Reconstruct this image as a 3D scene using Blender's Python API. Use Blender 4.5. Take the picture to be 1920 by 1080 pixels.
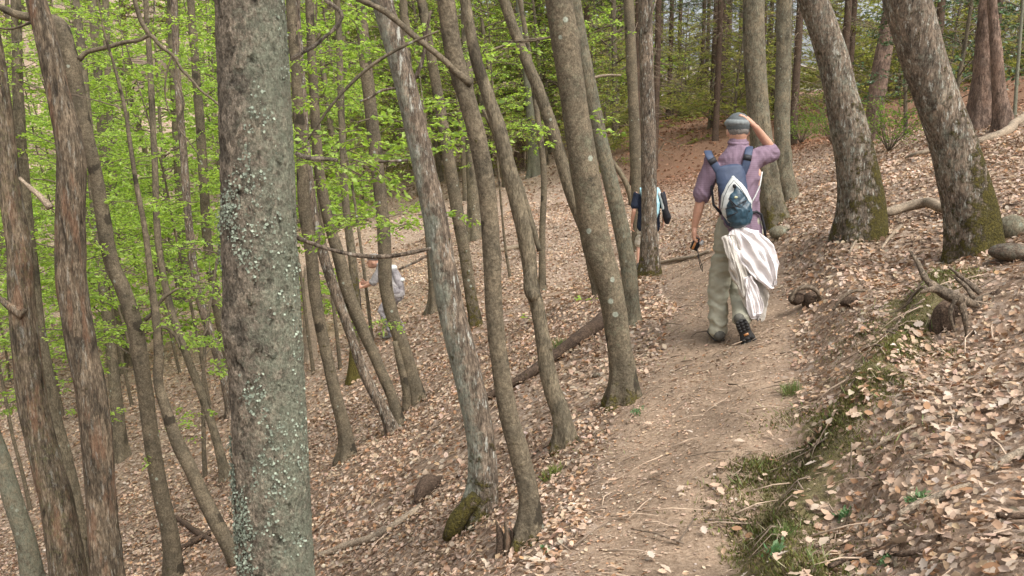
import bpy, math, random
import numpy as np
from mathutils import Vector, Matrix

for o in list(bpy.data.objects):
    bpy.data.objects.remove(o)
SC = bpy.context.scene
COL = SC.collection
RNG = np.random.default_rng(7)

# ------------------------------------------------------------------ camera, sky, sun, exposure
PITCH = math.radians(9.7)
FPX = 1700.0
cam_d = bpy.data.cameras.new("camera")
cam = bpy.data.objects.new("camera", cam_d)
COL.objects.link(cam)
cam.location = (0, 0, 1.6)
cam.rotation_euler = (math.radians(90) - PITCH, 0, 0)
cam_d.sensor_width = 36
cam_d.lens = 36 * FPX / 1920
cam_d.clip_start = 0.05
cam_d.clip_end = 2000
SC.camera = cam

SUN_EL, SUN_AZ = math.radians(55), math.radians(140)   # azimuth from +Y, clockwise
world = bpy.data.worlds.new("World")
SC.world = world
world.use_nodes = True
wn, wl = world.node_tree.nodes, world.node_tree.links
wn.clear()
sky = wn.new("ShaderNodeTexSky"); sky.sky_type = 'NISHITA'; sky.sun_disc = False
sky.sun_elevation = SUN_EL; sky.sun_rotation = SUN_AZ
sky.air_density = 1.0; sky.dust_density = 6.0; sky.ozone_density = 1.0
hs = wn.new("ShaderNodeHueSaturation"); hs.inputs["Saturation"].default_value = 0.32
bg = wn.new("ShaderNodeBackground"); bg.inputs["Strength"].default_value = 0.15
wo = wn.new("ShaderNodeOutputWorld")
wl.new(sky.outputs[0], hs.inputs["Color"]); wl.new(hs.outputs[0], bg.inputs["Color"]); wl.new(bg.outputs[0], wo.inputs["Surface"])
sun_d = bpy.data.lights.new("sun", 'SUN'); sun_d.energy = 1.2; sun_d.angle = math.radians(35); sun_d.color = (1.0, 0.995, 0.98)
sun = bpy.data.objects.new("sun", sun_d); COL.objects.link(sun)
sv = Vector((math.sin(SUN_AZ) * math.cos(SUN_EL), math.cos(SUN_AZ) * math.cos(SUN_EL), math.sin(SUN_EL)))
sun.rotation_euler = (-sv).to_track_quat('-Z', 'Y').to_euler()
SC.view_settings.view_transform = 'Standard'; SC.view_settings.look = 'None'
SC.view_settings.gamma = 1; SC.view_settings.use_curve_mapping = False
SC.view_settings.exposure = 0.95
SC.cycles.max_bounces = 6; SC.cycles.diffuse_bounces = 3; SC.cycles.glossy_bounces = 2
SC.cycles.transmission_bounces = 3; SC.cycles.transparent_max_bounces = 4
SC.cycles.use_denoising = True

# ------------------------------------------------------------------ helpers: pixel rays, noise
CP, SP = math.cos(PITCH), math.sin(PITCH)
def ray(px, py):
    a = (px - 960) / FPX; b = (540 - py) / FPX
    return np.array([a, CP + b * SP, -SP + b * CP])
def at(px, py, Y):
    d = ray(px, py); t = Y / d[1]
    return np.array([d[0] * t, Y, 1.6 + d[2] * t])
def depth(px, py, Y):
    return Y / ray(px, py)[1]

def _hash(ix, iy, iz, s):
    h = (ix.astype(np.uint32) * np.uint32(374761393) + iy.astype(np.uint32) * np.uint32(668265263)
         + iz.astype(np.uint32) * np.uint32(2246822519) + np.uint32(s * 3266489917 & 0xffffffff))
    h = (h ^ (h >> np.uint32(13))) * np.uint32(1274126177)
    h = h ^ (h >> np.uint32(16))
    return (h & np.uint32(0xffffff)).astype(np.float64) / 16777215.0
def vnoise(p, s=0):
    p = np.asarray(p, float); i = np.floor(p).astype(np.int64); f = p - i; f = f * f * (3 - 2 * f)
    r = 0
    for dx in (0, 1):
        for dy in (0, 1):
            for dz in (0, 1):
                w = (f[..., 0] if dx else 1 - f[..., 0]) * (f[..., 1] if dy else 1 - f[..., 1]) * (f[..., 2] if dz else 1 - f[..., 2])
                r = r + w * _hash(i[..., 0] + dx, i[..., 1] + dy, i[..., 2] + dz, s)
    return r * 2 - 1
def fbm(p, oct=4, s=0, gain=.5):
    p = np.asarray(p, float); a = 1; r = 0; n = 0
    for k in range(oct):
        r = r + a * vnoise(p * 2 ** k + 17.3 * k, s + k); n += a; a *= gain
    return r / n
def xy3(x, y, z=0):
    x, y = np.broadcast_arrays(np.asarray(x, float), np.asarray(y, float))
    return np.stack([x, y, np.full_like(x, z)], -1)

# ------------------------------------------------------------------ helpers: meshes and objects
def new_mesh(name, V, F, cols=None, attrs=None, smooth=False):
    """F: list of index arrays (n,3) or (n,4)"""
    V = np.asarray(V, np.float32)
    if not isinstance(F, (list, tuple)): F = [F]
    F = [np.asarray(f, np.int32) for f in F if len(f)]
    loops = np.concatenate([f.ravel() for f in F]); tot = np.concatenate([np.full(len(f), f.shape[1], np.int32) for f in F])
    start = np.concatenate([[0], np.cumsum(tot)[:-1]]).astype(np.int32)
    m = bpy.data.meshes.new(name)
    m.vertices.add(len(V)); m.vertices.foreach_set("co", V.ravel())
    m.loops.add(len(loops)); m.loops.foreach_set("vertex_index", loops)
    m.polygons.add(len(tot)); m.polygons.foreach_set("loop_start", start); m.polygons.foreach_set("loop_total", tot)
    if smooth: m.polygons.foreach_set("use_smooth", np.ones(len(tot), bool))
    if cols is not None:
        a = m.attributes.new("col", 'FLOAT_COLOR', 'POINT')
        c = np.ones((len(V), 4), np.float32); c[:, :3] = cols; a.data.foreach_set("color", c.ravel())
    for k, v in (attrs or {}).items():
        a = m.attributes.new(k, 'FLOAT', 'POINT'); a.data.foreach_set("value", np.asarray(v, np.float32))
    m.update(calc_edges=True)
    return m
def link(name, mesh, mat=None, parent=None, loc=(0, 0, 0), **props):
    o = bpy.data.objects.new(name, mesh); COL.objects.link(o); o.location = loc
    if parent is not None: o.parent = parent
    if mat is not None and mesh is not None and not mesh.materials: mesh.materials.append(mat)
    for k, v in props.items(): o[k] = v
    return o
def empty(name, loc, label, category, group=None):
    o = bpy.data.objects.new(name, None); COL.objects.link(o); o.location = tuple(float(v) for v in loc)
    o.empty_display_size = .1
    o["label"] = label; o["category"] = category
    if group: o["group"] = group
    return o
def copy_tree(o, parent=None, **props):
    c = o.copy(); COL.objects.link(c)
    if parent is not None: c.parent = parent
    for k, v in props.items(): c[k] = v
    for ch in [x for x in KIDS.get(o.name, [])]:
        copy_tree(ch, c)
    return c
KIDS = {}
def reg(parent, *ch):
    KIDS.setdefault(parent.name, []).extend(ch)

def resample(P, R, step):
    P = np.asarray(P, float); R = np.asarray(R, float)
    s = np.concatenate([[0], np.cumsum(np.linalg.norm(np.diff(P, axis=0), axis=1))])
    n = max(3, int(s[-1] / step) + 1); t = np.linspace(0, s[-1], n)
    # Catmull-Rom style via finite-difference hermite
    m = np.gradient(P, s, axis=0)
    k = np.clip(np.searchsorted(s, t, 'right') - 1, 0, len(s) - 2); h = (s[k + 1] - s[k]); u = ((t - s[k]) / h)[:, None]; h = h[:, None]
    Q = ((2*u**3-3*u**2+1) * P[k] + (u**3-2*u**2+u) * h * m[k] + (-2*u**3+3*u**2) * P[k+1] + (u**3-u**2) * h * m[k+1])
    return Q, np.interp(t, s, R), t
def frames(P):
    T = np.gradient(P, axis=0); T /= np.linalg.norm(T, axis=1)[:, None] + 1e-9
    n = np.cross(T[0], [0.3, 1, 0.1]); n /= np.linalg.norm(n)
    N = np.zeros_like(P)
    for i in range(len(P)):
        n = n - T[i] * n.dot(T[i]); n /= np.linalg.norm(n) + 1e-9; N[i] = n
    return T, N, np.cross(T, N)
def tube(P, R, seg=6, mod=None, cap=True):
    P = np.asarray(P, float); R = np.asarray(R, float); n = len(P)
    T, N, B = frames(P); th = np.linspace(0, 2 * np.pi, seg, endpoint=False)
    r = R[:, None] * np.ones(seg)[None]
    if mod is not None: r = r * mod(th)
    V = P[:, None] + (N[:, None] * np.cos(th)[None, :, None] + B[:, None] * np.sin(th)[None, :, None]) * r[..., None]
    V = V.reshape(-1, 3); i = np.arange(n - 1)[:, None] * seg; j = np.arange(seg)[None]; j2 = (j + 1) % seg
    F = np.stack([i + j, i + j2, i + seg + j2, i + seg + j], -1).reshape(-1, 4)
    if cap:
        V = np.concatenate([V, P[:1], P[-1:]]); a = len(V) - 2
        j = np.arange(seg); j2 = (j + 1) % seg
        C = np.concatenate([np.stack([j2, j, np.full(seg, a)], -1), np.stack([(n-1)*seg + j, (n-1)*seg + j2, np.full(seg, a + 1)], -1)])
        return V, F, C
    return V, F, np.zeros((0, 3), int)
class Buf:
    def __init__(s): s.V = []; s.Q = []; s.T = []; s.C = []; s.n = 0
    def add(s, V, Q=None, T=None, col=None):
        s.V.append(V)
        if Q is not None and len(Q): s.Q.append(np.asarray(Q) + s.n)
        if T is not None and len(T): s.T.append(np.asarray(T) + s.n)
        s.C.append(np.broadcast_to(np.asarray(col if col is not None else (1, 1, 1), float), (len(V), 3)))
        s.n += len(V)
    def tube(s, P, R, seg=6, col=None): V, Q, T = tube(P, R, seg); s.add(V, Q, T, col)
    def mesh(s, name, off=(0, 0, 0), smooth=True):
        F = []
        if s.Q: F.append(np.concatenate(s.Q))
        if s.T: F.append(np.concatenate(s.T))
        return new_mesh(name, np.concatenate(s.V) - np.asarray(off), F, np.concatenate(s.C), smooth=smooth)

# ------------------------------------------------------------------ materials
def mat_new(name):
    m = bpy.data.materials.new(name); m.use_nodes = True; n = m.node_tree.nodes; l = m.node_tree.links
    return m, n, l, n["Principled BSDF"], n["Material Output"]
def N(n, t, **kw):
    x = n.new(t)
    for k, v in kw.items(): setattr(x, k, v)
    return x
def ramp(n, l, src, stops):
    r = n.new("ShaderNodeValToRGB"); e = r.color_ramp.elements
    while len(e) < len(stops): e.new(0.5)
    for k, (p, c) in enumerate(stops): e[k].position = p; e[k].color = (*c, 1) if len(c) == 3 else c
    l.new(src, r.inputs[0]); return r
def mixc(n, l, fac, a, b, mode='MIX'):
    x = n.new("ShaderNodeMix"); x.data_type = 'RGBA'; x.blend_type = mode
    for s, v in ((x.inputs["Factor"], fac), (x.inputs[6], a), (x.inputs[7], b)):
        if isinstance(v, (int, float)): s.default_value = v
        elif isinstance(v, tuple): s.default_value = (*v, 1)
        else: l.new(v, s)
    return x.outputs[2]
def math_n(n, l, op, a, b=None, clamp=False):
    x = n.new("ShaderNodeMath"); x.operation = op; x.use_clamp = clamp
    for s, v in ((x.inputs[0], a), (x.inputs[1], b)):
        if v is None: continue
        if isinstance(v, (int, float)): s.default_value = v
        else: l.new(v, s)
    return x.outputs[0]
def noise(n, l, vec, scale, detail=4, rough=.6):
    x = n.new("ShaderNodeTexNoise"); x.inputs["Scale"].default_value = scale; x.inputs["Detail"].default_value = detail
    x.inputs["Roughness"].default_value = rough
    if vec is not None: l.new(vec, x.inputs["Vector"])
    return x

def col_mat(name, rough=.85, trans=0.0, spec=.3, nscale=30, namp=.25, bump=0.0, tcol=(1.2, 1.3, .8), glob=1.0):
    """colour from the mesh's own 'col' attribute"""
    m, n, l, p, out = mat_new(name)
    a = N(n, "ShaderNodeAttribute", attribute_name="col")
    tc = n.new("ShaderNodeTexCoord"); nz = noise(n, l, tc.outputs["Object"], nscale, 3)
    r = ramp(n, l, nz.outputs["Fac"], [(.3, ((1-namp)*glob,)*3), (.7, ((1+namp)*glob,)*3)])
    c = mixc(n, l, 1.0, a.outputs["Color"], r.outputs[0], 'MULTIPLY')
    l.new(c, p.inputs["Base Color"]); p.inputs["Roughness"].default_value = rough; p.inputs["Specular IOR Level"].default_value = spec
    if bump:
        b = n.new("ShaderNodeBump"); b.inputs["Strength"].default_value = bump; b.inputs["Distance"].default_value = .01
        l.new(nz.outputs["Fac"], b.inputs["Height"]); l.new(b.outputs[0], p.inputs["Normal"])
    if trans:
        t = n.new("ShaderNodeBsdfTranslucent"); tcn = mixc(n, l, 1.0, c, tcol, 'MULTIPLY'); l.new(tcn, t.inputs["Color"])
        ms = n.new("ShaderNodeMixShader"); ms.inputs[0].default_value = trans
        l.new(p.outputs[0], ms.inputs[1]); l.new(t.outputs[0], ms.inputs[2]); l.new(ms.outputs[0], out.inputs["Surface"])
    return m

def bark_mat(name, dark, mid, light, vs=28, stretch=.3, crack=.5, depth_=.008, lich=(.30, .34, .27), lich_amt=.5, white=0.0, orange=0.0, disp=False, spots=0.0, warp=2.2):
    """crack 0: smooth bark with soft stains, 1: deep irregular furrows or scales"""
    m, n, l, p, out = mat_new(name)
    tc = n.new("ShaderNodeTexCoord"); mp = n.new("ShaderNodeMapping"); mp.inputs["Scale"].default_value = (1, 1, stretch)
    l.new(tc.outputs["Object"], mp.inputs[0])
    dn = noise(n, l, mp.outputs[0], vs * .8, 3, .7)
    add = N(n, "ShaderNodeVectorMath", operation='MULTIPLY_ADD'); add.inputs[1].default_value = (warp / vs,) * 3
    l.new(dn.outputs["Color"], add.inputs[0]); l.new(mp.outputs[0], add.inputs[2])
    v2 = n.new("ShaderNodeTexVoronoi"); v2.feature = 'F1'; v2.inputs["Scale"].default_value = vs; l.new(add.outputs[0], v2.inputs["Vector"])
    rd = n.new("ShaderNodeTexNoise"); rd.noise_type = 'RIDGED_MULTIFRACTAL'; rd.inputs["Scale"].default_value = vs * .55; rd.inputs["Detail"].default_value = 3
    rd.inputs["Roughness"].default_value = .6; l.new(add.outputs[0], rd.inputs["Vector"])
    rdr = ramp(n, l, rd.outputs["Fac"], [(.25, (1, 1, 1)), (.75, (0, 0, 0))])          # dark along the ridged lines: the furrows
    n1 = noise(n, l, mp.outputs[0], vs * 2.2, 6, .72); n2 = noise(n, l, tc.outputs["Object"], 5, 4, .65)
    base = ramp(n, l, n1.outputs["Fac"], [(.33, dark), (.5, mid), (.68, light)]).outputs[0]
    sep = n.new("ShaderNodeSeparateColor"); l.new(v2.outputs["Color"], sep.inputs[0])
    pr = ramp(n, l, sep.outputs[0], [(0, (1 - .35 * crack,) * 3), (1, (1 + .35 * crack, 1 + .32 * crack, 1 + .3 * crack))])
    base = mixc(n, l, 1.0, base, pr.outputs[0], 'MULTIPLY')
    big = ramp(n, l, n2.outputs["Fac"], [(.35, (.72, .72, .70)), (.65, (1.25, 1.2, 1.12))])
    base = mixc(n, l, 1.0, base, big.outputs[0], 'MULTIPLY')
    base = mixc(n, l, math_n(n, l, 'MULTIPLY', math_n(n, l, 'SUBTRACT', 1.0, rdr.outputs[0]), .75 * crack), base, tuple(v * .42 for v in dark))
    if orange:
        n3 = noise(n, l, mp.outputs[0], 9, 5, .65); r3 = ramp(n, l, n3.outputs["Fac"], [(.53, (0,) * 3), (.62, (orange,) * 3)])
        base = mixc(n, l, r3.outputs[0], base, mixc(n, l, n1.outputs["Fac"], (.08, .038, .02), (.28, .16, .10)))
    if white:
        n3 = noise(n, l, mp.outputs[0], 34, 6, .75); r3 = ramp(n, l, n3.outputs["Fac"], [(.56, (0,) * 3), (.63, (white,) * 3)])
        base = mixc(n, l, r3.outputs[0], base, (.46, .46, .40))
    if spots:
        for sc_, rad, pick, cc_, inv_ in ((5.0, .30, .5, tuple(v * .4 for v in dark), 0), (11.0, .22, .16, (.33, .36, .29), 1)):
            vs_ = n.new("ShaderNodeTexVoronoi"); vs_.inputs["Scale"].default_value = sc_; l.new(add.outputs[0] if not inv_ else tc.outputs["Object"], vs_.inputs["Vector"])
            sc2 = n.new("ShaderNodeSeparateColor"); l.new(vs_.outputs["Color"], sc2.inputs[0]); dn2 = noise(n, l, tc.outputs["Object"], 60, 2)
            dd_ = math_n(n, l, 'ADD', vs_.outputs["Distance"], math_n(n, l, 'MULTIPLY', dn2.outputs["Fac"], .12))
            near_ = ramp(n, l, dd_, [(rad, (1,) * 3), (rad + .06, (0,) * 3)]).outputs[0]; on_ = math_n(n, l, 'LESS_THAN', sc2.outputs[1], pick)
            base = mixc(n, l, math_n(n, l, 'MULTIPLY', math_n(n, l, 'MULTIPLY', near_, on_), spots), base, cc_)
    la = N(n, "ShaderNodeAttribute", attribute_name="lichen")
    n4 = noise(n, l, tc.outputs["Object"], 26, 7, .8)
    n4b = noise(n, l, tc.outputs['Object'], 4.5, 4, .7); s = math_n(n, l, 'ADD', math_n(n, l, 'MULTIPLY', la.outputs["Fac"], .45), math_n(n, l, 'ADD', math_n(n, l, 'MULTIPLY', n4.outputs["Fac"], .72), math_n(n, l, 'MULTIPLY', n4b.outputs['Fac'], .30)))
    lr = ramp(n, l, s, [(.68, (0,) * 3), (.86, (lich_amt,) * 3)])
    base = mixc(n, l, lr.outputs[0], base, lich)
    base = mixc(n, l, math_n(n, l, 'MULTIPLY', math_n(n, l, 'SUBTRACT', 1.0, rdr.outputs[0]), .8 * crack), base, tuple(v * .5 for v in dark))
    fine = noise(n, l, mp.outputs[0], 120, 4, .75); base = mixc(n, l, 1.0, base, ramp(n, l, fine.outputs['Fac'], [(.32, (.62, .62, .60)), (.5, (1, 1, 1)), (.68, (1.4, 1.38, 1.34))]).outputs[0], 'MULTIPLY')
    ma = N(n, "ShaderNodeAttribute", attribute_name="moss")
    n5 = noise(n, l, tc.outputs["Object"], 12, 6, .75)
    s2 = math_n(n, l, 'ADD', math_n(n, l, 'MULTIPLY', ma.outputs["Fac"], .72), math_n(n, l, 'SUBTRACT', math_n(n, l, 'MULTIPLY', n5.outputs["Fac"], 2.8), .85))
    mr = ramp(n, l, s2, [(1.02, (0,) * 3), (1.16, (1,) * 3)])
    mr = ramp(n, l, math_n(n, l, 'SUBTRACT', s2, .5), [(.44, (0,) * 3), (.72, (.92,) * 3)])
    n6 = noise(n, l, tc.outputs["Object"], 70, 4, .7)
    mcol = ramp(n, l, n6.outputs["Fac"], [(.3, (.028, .023, .009)), (.5, (.085, .072, .017)), (.7, (.19, .155, .035))]).outputs[0]
    base = mixc(n, l, mr.outputs[0], base, mcol)
    l.new(base, p.inputs["Base Color"]); p.inputs["Roughness"].default_value = .92; p.inputs["Specular IOR Level"].default_value = .15
    h = math_n(n, l, 'ADD', math_n(n, l, 'MULTIPLY', rdr.outputs[0], .7 * crack), math_n(n, l, 'MULTIPLY', n1.outputs["Fac"], .8))
    h = math_n(n, l, 'ADD', h, math_n(n, l, 'MULTIPLY', sep.outputs[0], .35 * crack))
    h = math_n(n, l, 'ADD', h, math_n(n, l, 'MULTIPLY', n4.outputs["Fac"], .3))
    h = math_n(n, l, 'ADD', h, math_n(n, l, 'MULTIPLY', mr.outputs[0], math_n(n, l, 'MULTIPLY', n6.outputs["Fac"], 2.0)))
    b = n.new("ShaderNodeBump"); b.inputs["Strength"].default_value = 1.0; b.inputs["Distance"].default_value = depth_
    l.new(h, b.inputs["Height"]); l.new(b.outputs[0], p.inputs["Normal"])
    if disp:
        d = n.new("ShaderNodeDisplacement"); d.inputs["Midlevel"].default_value = 1.1; d.inputs["Scale"].default_value = depth_
        l.new(h, d.inputs["Height"]); l.new(d.outputs[0], out.inputs["Displacement"]); m.displacement_method = 'BOTH'
    return m

M = {}
M["bark_big"] = bark_mat("scaly_bark_with_lichen", (.075, .063, .05), (.185, .162, .13), (.32, .28, .23), vs=40, stretch=.6, crack=1.15, depth_=.014, lich=(.235, .255, .185), lich_amt=.72, disp=True, warp=1.1)
M["bark_oak"] = bark_mat("furrowed_oak_bark", (.055, .043, .034), (.15, .12, .093), (.29, .24, .19), vs=36, stretch=.26, crack=1.0, depth_=.018, white=.85, lich=(.30, .33, .26), lich_amt=.65)
M["bark_smooth"] = bark_mat("smooth_brown_bark", (.075, .062, .044), (.13, .109, .078), (.19, .162, .118), vs=24, stretch=.9, crack=.45, depth_=.008, spots=.8, lich=(.22, .24, .16), lich_amt=.5)
M["bark_grey"] = bark_mat("grey_green_bark", (.075, .064, .046), (.135, .115, .082), (.20, .175, .13), vs=34, stretch=.4, crack=.7, depth_=.008, lich=(.20, .21, .155), lich_amt=.65, spots=.6)
M["bark_dead"] = bark_mat("peeling_dead_bark", (.045, .035, .026), (.12, .096, .07), (.24, .20, .15), vs=30, stretch=.2, crack=1.1, depth_=.016, orange=.6, white=.3, lich=(.15, .16, .06), lich_amt=.6)
M["bark_pine"] = bark_mat("reddish_pine_bark", (.07, .05, .04), (.16, .115, .092), (.26, .20, .165), vs=16, stretch=.35, crack=.9, depth_=.02, orange=.2)
M["wood_grey"] = bark_mat("weathered_grey_wood", (.12, .09, .065), (.25, .205, .155), (.40, .345, .28), vs=60, stretch=1, crack=.5, depth_=.005, lich_amt=.2)
M["wood_root"] = bark_mat("weathered_brown_root", (.06, .045, .035), (.15, .12, .09), (.27, .225, .18), vs=70, stretch=.5, crack=1.0, depth_=.008, lich_amt=.2)
M["wood_dark"] = bark_mat("rotten_dark_wood", (.035, .024, .018), (.085, .06, .045), (.16, .12, .09), vs=50, stretch=1, crack=.7, depth_=.008, lich_amt=.3)
M["twig"] = col_mat("twig_bark", .9, namp=.3)
M["leaf_green"] = col_mat("spring_leaf", .55, trans=.60, spec=.35, namp=.15, tcol=(1.6, 1.5, .8))
M["needle"] = col_mat("conifer_needle", .7, trans=.15, spec=.2, namp=.2)
M["leaf_gloss"] = col_mat("glossy_evergreen_leaf", .28, trans=.1, spec=.6, namp=.15)
M["leaf_dead"] = col_mat("dry_fallen_leaf", .75, trans=.12, spec=.3, nscale=60, namp=.22, tcol=(1.1, .9, .7))
M["plant"] = col_mat("ground_plant", .6, trans=.3, spec=.3, namp=.15)

# ------------------------------------------------------------------ terrain: a smooth surface through surveyed points
CT = []
def c(px, py, Y): CT.append(at(px, py, Y))
def w(x, y, z): CT.append(np.array([x, y, z], float))
for px, py in ((1250, 1080), (1275, 900), (1335, 760), (1370, 650)):
    d = ray(px, py); c(px, py, 1.6 * d[1] / -d[2])
c(1330, 565, 8.6); c(1270, 512, 12); c(1215, 500, 13.5); c(1300, 400, 20.5); w(2.4, 16, -.95); w(3.1, 16.2, -.45); c(1300, 272, 30); c(1600, 272, 22); c(1850, 228, 20)
w(1.95, 8.6, .03); w(.25, 1.5, 0); w(.1, -.5, -.05); w(.05, 0.5, 0)
c(1605, 440, 8.5); c(1822, 487, 7.0); c(1478, 377, 14); c(1452, 420, 11); c(1870, 512, 5.3); c(1920, 640, 4.2); c(1920, 800, 3.3); c(1920, 1080, 2.45)
c(1700, 800, 3.8); c(1740, 625, 5.0); c(1500, 1000, 3.4); c(1590, 700, 4.9); c(1480, 560, 7.3); c(1920, 400, 8); c(1920, 268, 11); c(1920, 222, 15); c(1920, 190, 26)
c(1040, 1080, 3.1); c(988, 1018, 3.9); c(890, 975, 4.86); c(1060, 840, 5.25); c(1168, 757, 5.55); c(1182, 612, 8.0)
c(650, 862, 9); c(742, 812, 9.6); c(785, 750, 10.6); c(665, 712, 13); c(580, 675, 15); c(815, 585, 15.5); c(745, 610, 18); c(1125, 550, 11)
c(745, 450, 27); c(800, 400, 32); c(600, 330, 44); c(1000, 420, 24); c(1000, 330, 36)
c(60, 1080, 9.5); c(445, 1052, 8); c(250, 900, 12.5); c(300, 700, 19); c(330, 520, 29); c(100, 800, 17); c(20, 620, 27); c(600, 1075, 5.6); c(700, 950, 6.3)
c(100, 400, 42); c(300, 200, 58); c(700, 200, 58); c(700, 40, 75); c(100, 40, 75); c(1150, 240, 42)
w(-1.6, 2.5, -1.1); w(-4, 3, -2.4); w(-7, 5, -3.8); w(-12, 8, -5.4); w(-20, 15, -6.5); w(-30, 30, -5); w(-5, -3, -3.2); w(-12, -5, -6)
w(1.2, 0, .35); w(3, 0, 1.25); w(6, 2, 2.2); w(10, 5, 3.4); w(14, 12, 3.6); w(4, -4, 1.6); w(16, 28, 3.2); w(25, 22, 4.5)
w(10, 45, 2.4); w(2, 60, 3); w(30, 60, 4); w(0, 90, 8); w(40, 100, 5); w(-40, 60, 6); w(-70, 90, 16); w(-80, 30, 6); w(0, 160, 14)
w(60, 20, 9); w(80, 160, 10); w(-80, 160, 22); w(-60, -60, -8); w(60, -60, 10); w(0, -60, 1); w(180, 220, 12); w(-180, 220, 26); w(180, -60, 14); w(-180, -60, 0)
CT = np.array(CT)
def _U(r2): return np.where(r2 > 1e-12, .5 * r2 * np.log(r2 + 1e-12), 0)
def _warp(x, y): return np.arcsinh(np.asarray(x) / 8.) * 8., np.arcsinh((np.asarray(y) - 5) / 9.) * 9.
cx, cy = _warp(CT[:, 0], CT[:, 1])
A = _U((cx[:, None] - cx) ** 2 + (cy[:, None] - cy) ** 2); A[np.diag_indices(len(A))] += .12
Pm = np.stack([np.ones(len(cx)), cx, cy], 1)
LHS = np.block([[A, Pm], [Pm.T, np.zeros((3, 3))]])
SOL = np.linalg.solve(LHS, np.concatenate([CT[:, 2], np.zeros(3)]))
TRAIL = np.array([(0.1, -1), (.28, 1.5), (.55, 3.1), (.78, 4.2), (1.2, 5.5), (1.62, 6.9), (2.0, 8.5), (2.25, 10.5), (2.3, 12.5), (1.7, 14.2), (.2, 15.6), (-1.4, 16.6), (-3.2, 17.6), (-6, 19), (-9, 22)])
def trail_d(x, y):
    p = np.stack([x, y], -1); best = np.full(np.shape(x), 1e9); side = np.zeros(np.shape(x))
    for a, b in zip(TRAIL[:-1], TRAIL[1:]):
        ab = b - a; t = np.clip(((p - a) @ ab) / (ab @ ab), 0, 1); q = p - (a + t[..., None] * ab); d = np.hypot(q[..., 0], q[..., 1])
        s = np.sign(ab[0] * q[..., 1] - ab[1] * q[..., 0]); up = d < best; best = np.where(up, d, best); side = np.where(up, s, side)
    return best, side   # side +1 = downhill side
def hbase(x, y):
    x = np.asarray(x, float); y = np.asarray(y, float); sh = x.shape; x = x.ravel(); y = y.ravel(); out = np.zeros(len(x))
    for k in range(0, len(x), 40000):
        X, Y = _warp(x[k:k+40000], y[k:k+40000])
        out[k:k+40000] = _U((X[:, None] - cx) ** 2 + (Y[:, None] - cy) ** 2) @ SOL[:len(cx)] + SOL[-3] + SOL[-2] * X + SOL[-1] * Y
    return out.reshape(sh)
STRIP = np.array([(.62, 2.0), (.80, 2.6), (1.0, 3.3), (1.3, 3.8), (1.62, 4.25), (1.95, 4.7), (2.3, 5.1), (2.55, 5.6)])
def strip_d(x, y):
    p = np.stack([x, y], -1); best = np.full(np.shape(x), 1e9); side = np.zeros(np.shape(x))
    for a, b in zip(STRIP[:-1], STRIP[1:]):
        ab = b - a; t = np.clip(((p - a) @ ab) / (ab @ ab), 0, 1); q = p - (a + t[..., None] * ab); d = np.hypot(q[..., 0], q[..., 1])
        s = -np.sign(ab[0] * q[..., 1] - ab[1] * q[..., 0]); up = d < best; best = np.where(up, d, best); side = np.where(up, s, side)
    return best, side    # side +1 = uphill
def trail_mask(x, y):
    d, s = trail_d(x, y); wob = fbm(xy3(x, y) * 1.3, 3, 5) * .16
    wid = np.clip(.50 - (y - 8) * .012, .28, .52) - np.where(s > 0, .20, 0) * np.clip(2 - y / 5, 0, 1)
    return np.clip((wid + .12 + wob - d) / .22, 0, 1)
def height(x, y):
    x = np.asarray(x, float); y = np.asarray(y, float)
    z = hbase(x, y); near = np.exp(-np.hypot(x, y) / 40)
    d, s = trail_d(x, y)
    tm = trail_mask(x, y)
    rough = fbm(xy3(x, y) * .9, 3, 11) * .10 * near + fbm(xy3(x, y) * 4, 3, 12) * .05 * near
    z = z + rough * (1 - .65 * tm) + fbm(xy3(x, y) * .15, 3, 13) * .5 * (1 - np.exp(-np.hypot(x, y) / 25))
    # little cut bank on the uphill side
    f = np.where(s < 0, d, 0); near2 = np.clip(1 - (y - 7) / 4, 0, 1)
    z = z + near2 * (.10 * np.exp(-((f - .95) / .22) ** 2)) - near2 * np.where(s < 0, .05 * np.exp(-((d - .6) / .18) ** 2), 0)
    sd, sg = strip_d(x, y); wv = fbm(xy3(x, y) * 3.5, 2, 15) * .05
    st = np.clip(.5 + (sd * sg + wv) / .24, 0, 1); z = z + .19 * st * st * (3 - 2 * st) * np.exp(-np.clip(sd * sg, 0, None) / .5) * np.exp(-np.clip(sd - .0, 0, None) / .8) - .02 * np.exp(-((sd * sg + .12) / .10) ** 2)
    return z
def H(x, y): return float(height(np.array([float(x)]), np.array([float(y)]))[0])
def hit(px, py, y0=2.0, y1=70.0):
    d = ray(px, py); Y = np.concatenate([np.arange(y0, 20, .03), np.arange(20, y1, .15)]); t = Y / d[1]
    g = 1.6 + d[2] * t - height(d[0] * t, Y); k = np.argmax(g < 0)
    if g[k] > 0: k = len(Y) - 1
    return at(px, py, Y[k])

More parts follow.
